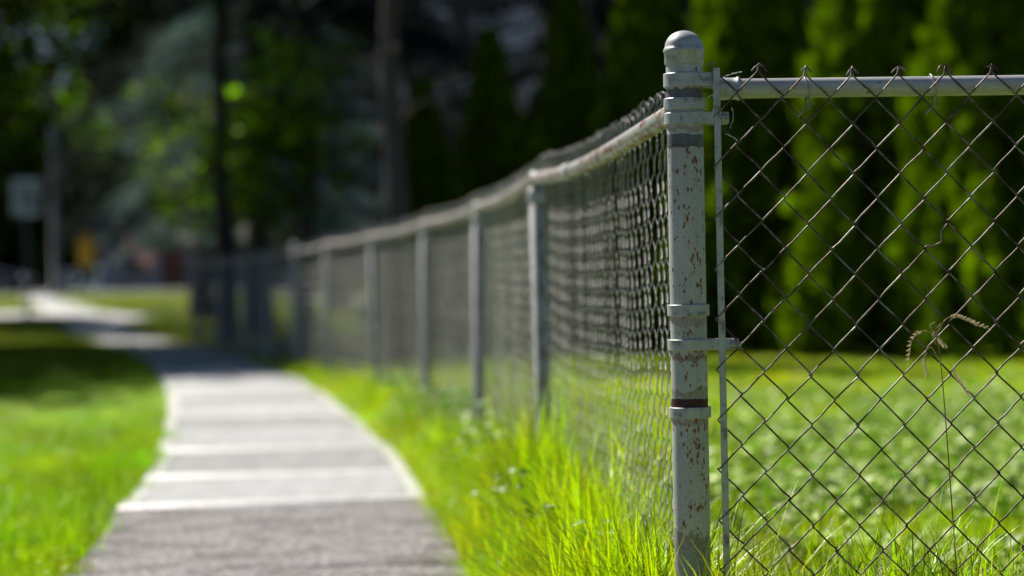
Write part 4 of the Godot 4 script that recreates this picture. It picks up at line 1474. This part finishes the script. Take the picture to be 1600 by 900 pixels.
# ---------------------------------------------------------------- grass
func _grass() -> void:
	rng.seed = 91
	var n1 := noise(0.5, 14, 3)
	var n2 := noise(1.6, 15, 2)
	var tall := []
	for i in 4: tall.append(tuft(11, 0.20, 0.50, 0.0066, 0.05, 0.62, 7))
	var short := []
	for i in 3: short.append(tuft(34, 0.045, 0.105, 0.0042, 0.075, 0.9, 3))
	var coarse := tuft(46, 0.05, 0.13, 0.012, 0.26, 0.9, 2)
	var lush := Color(0.32, 0.49, 0.008)
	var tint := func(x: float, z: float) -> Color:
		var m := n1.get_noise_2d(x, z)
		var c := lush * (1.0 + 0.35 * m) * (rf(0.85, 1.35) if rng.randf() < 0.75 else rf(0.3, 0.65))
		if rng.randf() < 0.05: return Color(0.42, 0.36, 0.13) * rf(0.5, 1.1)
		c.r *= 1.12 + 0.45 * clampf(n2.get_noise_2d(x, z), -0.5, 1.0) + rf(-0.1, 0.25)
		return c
	# verge between the walk and the fence, tall and rank
	var vb := [PackedFloat32Array(), PackedFloat32Array(), PackedFloat32Array(), PackedFloat32Array()]
	for i in 9000:
		var z := -3.95 - pow(rng.randf(), 1.5) * 20.0
		var fd := rf(-0.44, 0.05)
		var sm := fence_samples[clampi(int((-z + 4.0) * 2.0), 0, 219)]
		var x := sm.x + fd / maxf(sm.y, 0.3)
		if -z < 3.78: x = 0.275 + fd + (3.78 + z) * 0.03
		var wd := dist_to(walk_samples, x, z)
		if wd < 0.52: continue
		var edge := smoothstep(0.50, 0.74, wd)
		var hgt := (0.34 + 0.72 * edge) * (0.92 + 0.5 * n1.get_noise_2d(x * 2.0, z * 2.0) + rf(-0.12, 0.22))
		hgt *= lerpf(1.0, 0.45, smoothstep(5.0, 9.5, -z))
		hgt *= lerpf(0.72, 1.0, smoothstep(4.0, 5.6, -z))
		var k := maxf(hgt, 0.2)
		push(vb[rng.randi() % 4], Basis(Vector3.UP, rf(0, TAU)) * Basis.from_scale(Vector3(lerpf(k, 1, 0.5), k, lerpf(k, 1, 0.5))), Vector3(x, -0.01, z), tint.call(x, z) * Color(1.38, 1.45, 0.9))
	for i in 4:
		tag(scatter("verge_grass", tall[i], M.grass, vb[i], self), "tall rank grass growing between the sidewalk and the side fence, strand %s" % ["one", "two", "three", "four"][i], "grass")
	# yard side: foot of the front run and along the side run, then the lawn
	var yb := [PackedFloat32Array(), PackedFloat32Array(), PackedFloat32Array(), PackedFloat32Array()]
	for i in 3000:
		var x := 0.20 + pow(rng.randf(), 1.2) * 2.8
		var z := -3.95 - rng.randfn() * 0.30
		if i % 3 == 0:
			z = -3.8 - rng.randf() * 1.9
		if z > -3.66: continue
		var hgt := 0.62 + 0.45 * n1.get_noise_2d(x * 2.5 + 40.0, z * 2.5) + rf(-0.2, 0.2)
		hgt *= lerpf(1.12, 0.92, smoothstep(0.25, 0.75, x))
		if z < -4.3: hgt *= 0.75
		var k := maxf(hgt, 0.2)
		push(yb[rng.randi() % 4], Basis(Vector3.UP, rf(0, TAU)) * Basis.from_scale(Vector3(lerpf(k, 1, 0.5), k, lerpf(k, 1, 0.5))), Vector3(x, -0.01, z), tint.call(x, z) * Color(1.16, 1.15, 1.0))
	for i in 1400:
		var z := -5.0 - pow(rng.randf(), 1.4) * 15.0
		var sm := fence_samples[clampi(int((-z + 4.0) * 2.0), 0, 219)]
		var x := sm.x + rf(0.0, 0.25) / maxf(sm.y, 0.3)
		var k := 0.35 + rf(-0.1, 0.2)
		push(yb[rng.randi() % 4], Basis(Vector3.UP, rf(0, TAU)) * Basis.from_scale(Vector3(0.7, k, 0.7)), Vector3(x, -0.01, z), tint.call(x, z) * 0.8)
	for i in 4:
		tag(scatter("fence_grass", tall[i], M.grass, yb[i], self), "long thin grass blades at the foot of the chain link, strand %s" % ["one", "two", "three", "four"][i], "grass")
	# mown lawns near: left of the walk, and in the yard
	var lb := [PackedFloat32Array(), PackedFloat32Array(), PackedFloat32Array()]
	for i in 30000:
		var z := -3.0 - pow(rng.randf(), 1.3) * 24.0
		var reach := 1.5 - z * 0.23
		var sm := walk_samples[clampi(int((-z + 4.0) * 2.0), 0, 219)]
		var off := 0.52 + pow(rng.randf(), 1.15) * reach + 0.07 * n2.get_noise_2d(z * 1.1, 3.0)
		var x := sm.x - off / maxf(sm.y, 0.3)
		var k := rf(0.75, 1.25) * (1.0 + 0.35 * n1.get_noise_2d(x * 1.5, z * 1.5)) * (1.0 + 0.5 * exp(-(off - 0.52) * 9.0))
		var sp := lerpf(1.0, 1.6, smoothstep(10, 22, -z))
		k *= lerpf(1.0, 0.42, smoothstep(8.0, 15.0, -z))
		push(lb[rng.randi() % 3], Basis(Vector3.UP, rf(0, TAU)) * Basis.from_scale(Vector3(sp, k, sp)), Vector3(x, -0.012, z), tint.call(x, z) * Color(1.08, 1.38, 0.7))
	for i in 3:
		tag(scatter("lawn_grass", short[i], M.grass, lb[i], self), "short bright lawn grass left of the sidewalk, strand %s" % ["one", "two", "three"][i], "grass")
	var rb := [PackedFloat32Array(), PackedFloat32Array(), PackedFloat32Array()]
	for i in 24000:
		var z := -4.6 - pow(rng.randf(), 1.2) * 18.5
		var sm := fence_samples[clampi(int((-z + 4.0) * 2.0), 0, 219)]
		var span := 1.6 - z * 0.255 - sm.x
		var x := sm.x + 0.02 + rng.randf() * span
		var k := rf(0.7, 1.3) * (1.0 + 0.5 * n1.get_noise_2d(x * 1.5, z * 1.5 + 30.0))
		var sp := lerpf(1.0, 1.7, smoothstep(8, 20, -z))
		if i % 16 == 0:
			z = -1.6 - rng.randf() * 2.4
			x = 0.1 + rng.randf() * 2.4
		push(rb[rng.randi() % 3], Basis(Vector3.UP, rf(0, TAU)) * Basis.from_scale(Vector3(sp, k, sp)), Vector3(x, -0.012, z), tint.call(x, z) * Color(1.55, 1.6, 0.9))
	for i in 3:
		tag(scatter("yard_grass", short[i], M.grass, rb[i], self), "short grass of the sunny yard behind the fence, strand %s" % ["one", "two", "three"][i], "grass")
	# far lawns
	var fb := PackedFloat32Array()
	for i in 16000:
		var z := -20.0 - pow(rng.randf(), 1.2) * 106.0
		var x := z * -0.232 * rf(-1.25, 0.6)
		if dist_to(walk_samples, x, z) > -0.55 and dist_to(walk_samples, x, z) < 0.55 and -z < 78: continue
		if z < -43.0 and z > -47.0 and x < -6.9: continue
		if z < -78.5 and z > -88.5: continue
		if z > -30.0 and x < walk_samples[clampi(int((-z + 4.0) * 2.0), 0, 219)].x and z > -25.0 and rng.randf() < 0.4: continue
		var sp := lerpf(1.0, 2.2, smoothstep(30, 90, -z))
		push(fb, Basis(Vector3.UP, rf(0, TAU)) * Basis.from_scale(Vector3(sp, rf(0.7, 1.2), sp)), Vector3(x, land(x, z) - 0.015, z), tint.call(x, z) * 0.8)
	tag(scatter("far_grass", coarse, M.grass, fb, self), "grass of the farther lawns under and beyond the trees", "grass")
	# clippings and bits of straw strewn on the walk
	var cl := begin()
	for i in 5:
		blade(cl, Vector3(rf(-0.05, 0.05), 0.002, rf(-0.05, 0.05)), rf(0, TAU), 0.006, rf(0.02, 0.05), 0.0035, 2)
	var cb := PackedFloat32Array()
	for i in 420:
		var z := -4.5 - rng.randf() * 13.0
		var sm := walk_samples[clampi(int((-z + 4.0) * 2.0), 0, 219)]
		var side := 1.0 if rng.randf() < 0.5 else -1.0
		var x := sm.x + side * (0.48 - absf(rng.randfn()) * 0.14) / maxf(sm.y, 0.3)
		push(cb, Basis(Vector3.UP, rf(0, TAU)), Vector3(x, 0.044, z), Color(0.30, 0.26, 0.10) * rf(0.5, 1.2))
	tag(scatter("grass_clippings", done(cl), M.grass, cb, self), "dry grass clippings strewn along the sidewalk margins", "clippings")
	# glossy low ground cover in the yard and among the verge grass
	var gm := []
	for i in 3: gm.append(rosette(9, 0.040, 0.030, 0.09))
	var gb := [PackedFloat32Array(), PackedFloat32Array(), PackedFloat32Array()]
	for i in 14000:
		var z := -4.2 - pow(rng.randf(), 1.15) * 11.0
		var x := 0.35 + rng.randf() * (1.2 - z * 0.24)
		var u := x / -z
		var dens := smoothstep(0.06, 0.17, u + 0.05 * n1.get_noise_2d(x * 1.3, z * 1.3)) * smoothstep(-15.5, -9.0, z) * 0.8
		dens *= clampf(0.75 + 1.2 * n1.get_noise_2d(x * 1.1 + 9.0, z * 1.1), 0.0, 1.0)
		if rng.randf() > dens: continue
		push(gb[rng.randi() % 3], Basis.from_euler(Vector3(rf(-0.25, 0.25), rf(0, TAU), rf(-0.25, 0.25))) * Basis.from_scale(Vector3.ONE * rf(0.7, 1.35)), Vector3(x, rf(0.0, 0.05), z), Color(0.32, 0.45, 0.06) * rf(0.6, 1.4))
	for i in 110:
		var z := -4.3 - pow(rng.randf(), 1.3) * 8.0
		var sm := fence_samples[clampi(int((-z + 4.0) * 2.0), 0, 219)]
		var x := sm.x - rf(0.03, 0.33)
		if dist_to(walk_samples, x, z) < 0.56: continue
		push(gb[rng.randi() % 3], Basis.from_euler(Vector3(rf(-0.4, 0.4), rf(0, TAU), rf(-0.4, 0.4))) * Basis.from_scale(Vector3.ONE * rf(0.6, 1.1)), Vector3(x, rf(0.05, 0.26), z), Color(0.20, 0.34, 0.04) * rf(0.7, 1.4))
	for i in 3:
		tag(scatter("ground_cover", gm[i], M.glossy_leaf, gb[i], self), "low glossy round leaves spreading through the yard grass, strand %s" % ["one", "two", "three"][i], "ground cover")

# ---------------------------------------------------------------- small things
func _details() -> void:
	rng.seed = 101
	# dry grass stalk leaning on the chain link
	var stalk := mat("dry_stalk", Color(0.26, 0.15, 0.09), 0.8)
	var seed_m := leaf_mat("seed_husk", Color(0.5, 0.42, 0.25), 0.7, 0.3)
	seed_m.vertex_color_use_as_albedo = false
	seed_m.albedo_color = Color(0.46, 0.39, 0.27).linear_to_srgb()
	var o := thing("grass_stalk", "tall dry grass stalk with drooping seed heads against the chain link", "grass stalk", Vector3(0.676, 0.034, -3.745))
	var st := begin()
	var pts := [Vector3(0.014, -0.06, 0.0), Vector3(0.006, 0.20, 0.003), Vector3(-0.004, 0.36, 0.006), Vector3(-0.012, 0.50, 0.008), Vector3(-0.022, 0.60, 0.008), Vector3(-0.031, 0.655, 0.008), Vector3(-0.043, 0.668, 0.010), Vector3(-0.052, 0.677, 0.012)]
	pts = [Vector3(0.014, -0.06, 0.0), Vector3(0.006, 0.20, 0.003), Vector3(-0.004, 0.38, 0.006), Vector3(-0.014, 0.54, 0.008), Vector3(-0.024, 0.63, 0.008), Vector3(-0.034, 0.672, 0.010), Vector3(-0.048, 0.690, 0.012)]
	var c := spline(pts, 0.01)
	var cp := []
	var cr := []
	for i in 30:
		var t := i / 29.0
		cp.append(along(c, t * c.get_baked_length()))
		cr.append(lerpf(0.0016, 0.0006, t))
	tube(st, cp, cr, 6)
	part("stem", done(st), stalk, o)
	var heads := [
		[0.60, [Vector3(0.0, 0.0, 0), Vector3(0.020, 0.028, 0.004), Vector3(0.045, 0.022, 0.006), Vector3(0.078, 0.010, 0.008)]],
		[0.61, [Vector3(0.0, 0.0, 0), Vector3(0.022, 0.018, 0.004), Vector3(0.040, 0.015, 0.008), Vector3(0.056, 0.006, 0.010)]],
		[0.585, [Vector3(0.0, 0.0, 0), Vector3(-0.014, 0.022, 0.004), Vector3(-0.036, 0.012, 0.008), Vector3(-0.044, -0.020, 0.010)]],
		[0.57, [Vector3(0.0, 0.0, 0), Vector3(-0.012, 0.012, 0.006), Vector3(-0.020, -0.006, 0.010), Vector3(-0.016, -0.030, 0.012)]],
		[0.555, [Vector3(0.0, 0.0, 0), Vector3(0.016, 0.004, 0.004), Vector3(0.030, -0.022, 0.008), Vector3(0.046, -0.046, 0.010)]],
		[0.62, [Vector3(0.0, 0.0, 0), Vector3(-0.010, -0.006, 0.004), Vector3(0.002, -0.024, 0.008), Vector3(0.012, -0.036, 0.010)]],
	]
	for h in heads:
		var base := Vector3(-0.022, h[0], 0.008)
		var hp := []
		for q in h[1]: hp.append(base + q)
		var hc := spline(hp, 0.004)
		st = begin()
		var tp := []
		for i in 10: tp.append(along(hc, hc.get_baked_length() * i / 9.0))
		tube(st, tp, 0.0006, 5, false)
		var n := 16
		for i in n:
			var t := 0.42 + 0.58 * i / (n - 1.0)
			var p := along(hc, hc.get_baked_length() * t)
			var d := tangent(hc, clampf(hc.get_baked_length() * t, 0.0, hc.get_baked_length()))
			var sd := d.cross(Vector3.BACK).normalized() * (1.0 if i % 2 else -1.0)
			leaf(st, p, (d + sd * 0.45 + Vector3(0, 0, rf(-0.3, 0.3))).normalized(), Vector3(0, 0.2, 1), 0.0075, 0.0032, 0.05)
		part("seed_head", done(st), seed_m, o)
	# cobweb threads with lint at the bands
	var web := mat("spider_silk", Color(0.75, 0.75, 0.74), 0.5)
	var wb := thing("cobweb", "torn cobweb threads with white lint beside the tension band", "cobweb", Vector3(0.33, 0.98, -3.752))
	for q in [[Vector3(-0.022, 0.028, 0), Vector3(0.0, 0.045, 0.0), 0.004], [Vector3(0.003, 0.06, 0.0), Vector3(0.032, 0.067, 0), -0.002], [Vector3(0.016, 0.012, 0), Vector3(0.012, -0.020, 0.0), 0.004], [Vector3(0.004, -0.028, 0), Vector3(0.024, -0.040, 0.002), 0.003], [Vector3(-0.013, 0.05, 0), Vector3(-0.016, -0.005, 0), 0.003]]:
		st = begin()
		var tp := []
		var tr := []
		for i in 22:
			var t := i / 21.0
			tp.append((q[0] as Vector3).lerp(q[1], t) + Vector3(sin(t * PI) * q[2] + rf(-0.0006, 0.0006), rf(-0.0006, 0.0006), 0))
			tr.append(rf(0.0002, 0.0005) if rng.randf() < 0.6 else rf(0.0006, 0.0011))
		tube(st, tp, tr, 5, false)
		part("thread", done(st), web, wb)
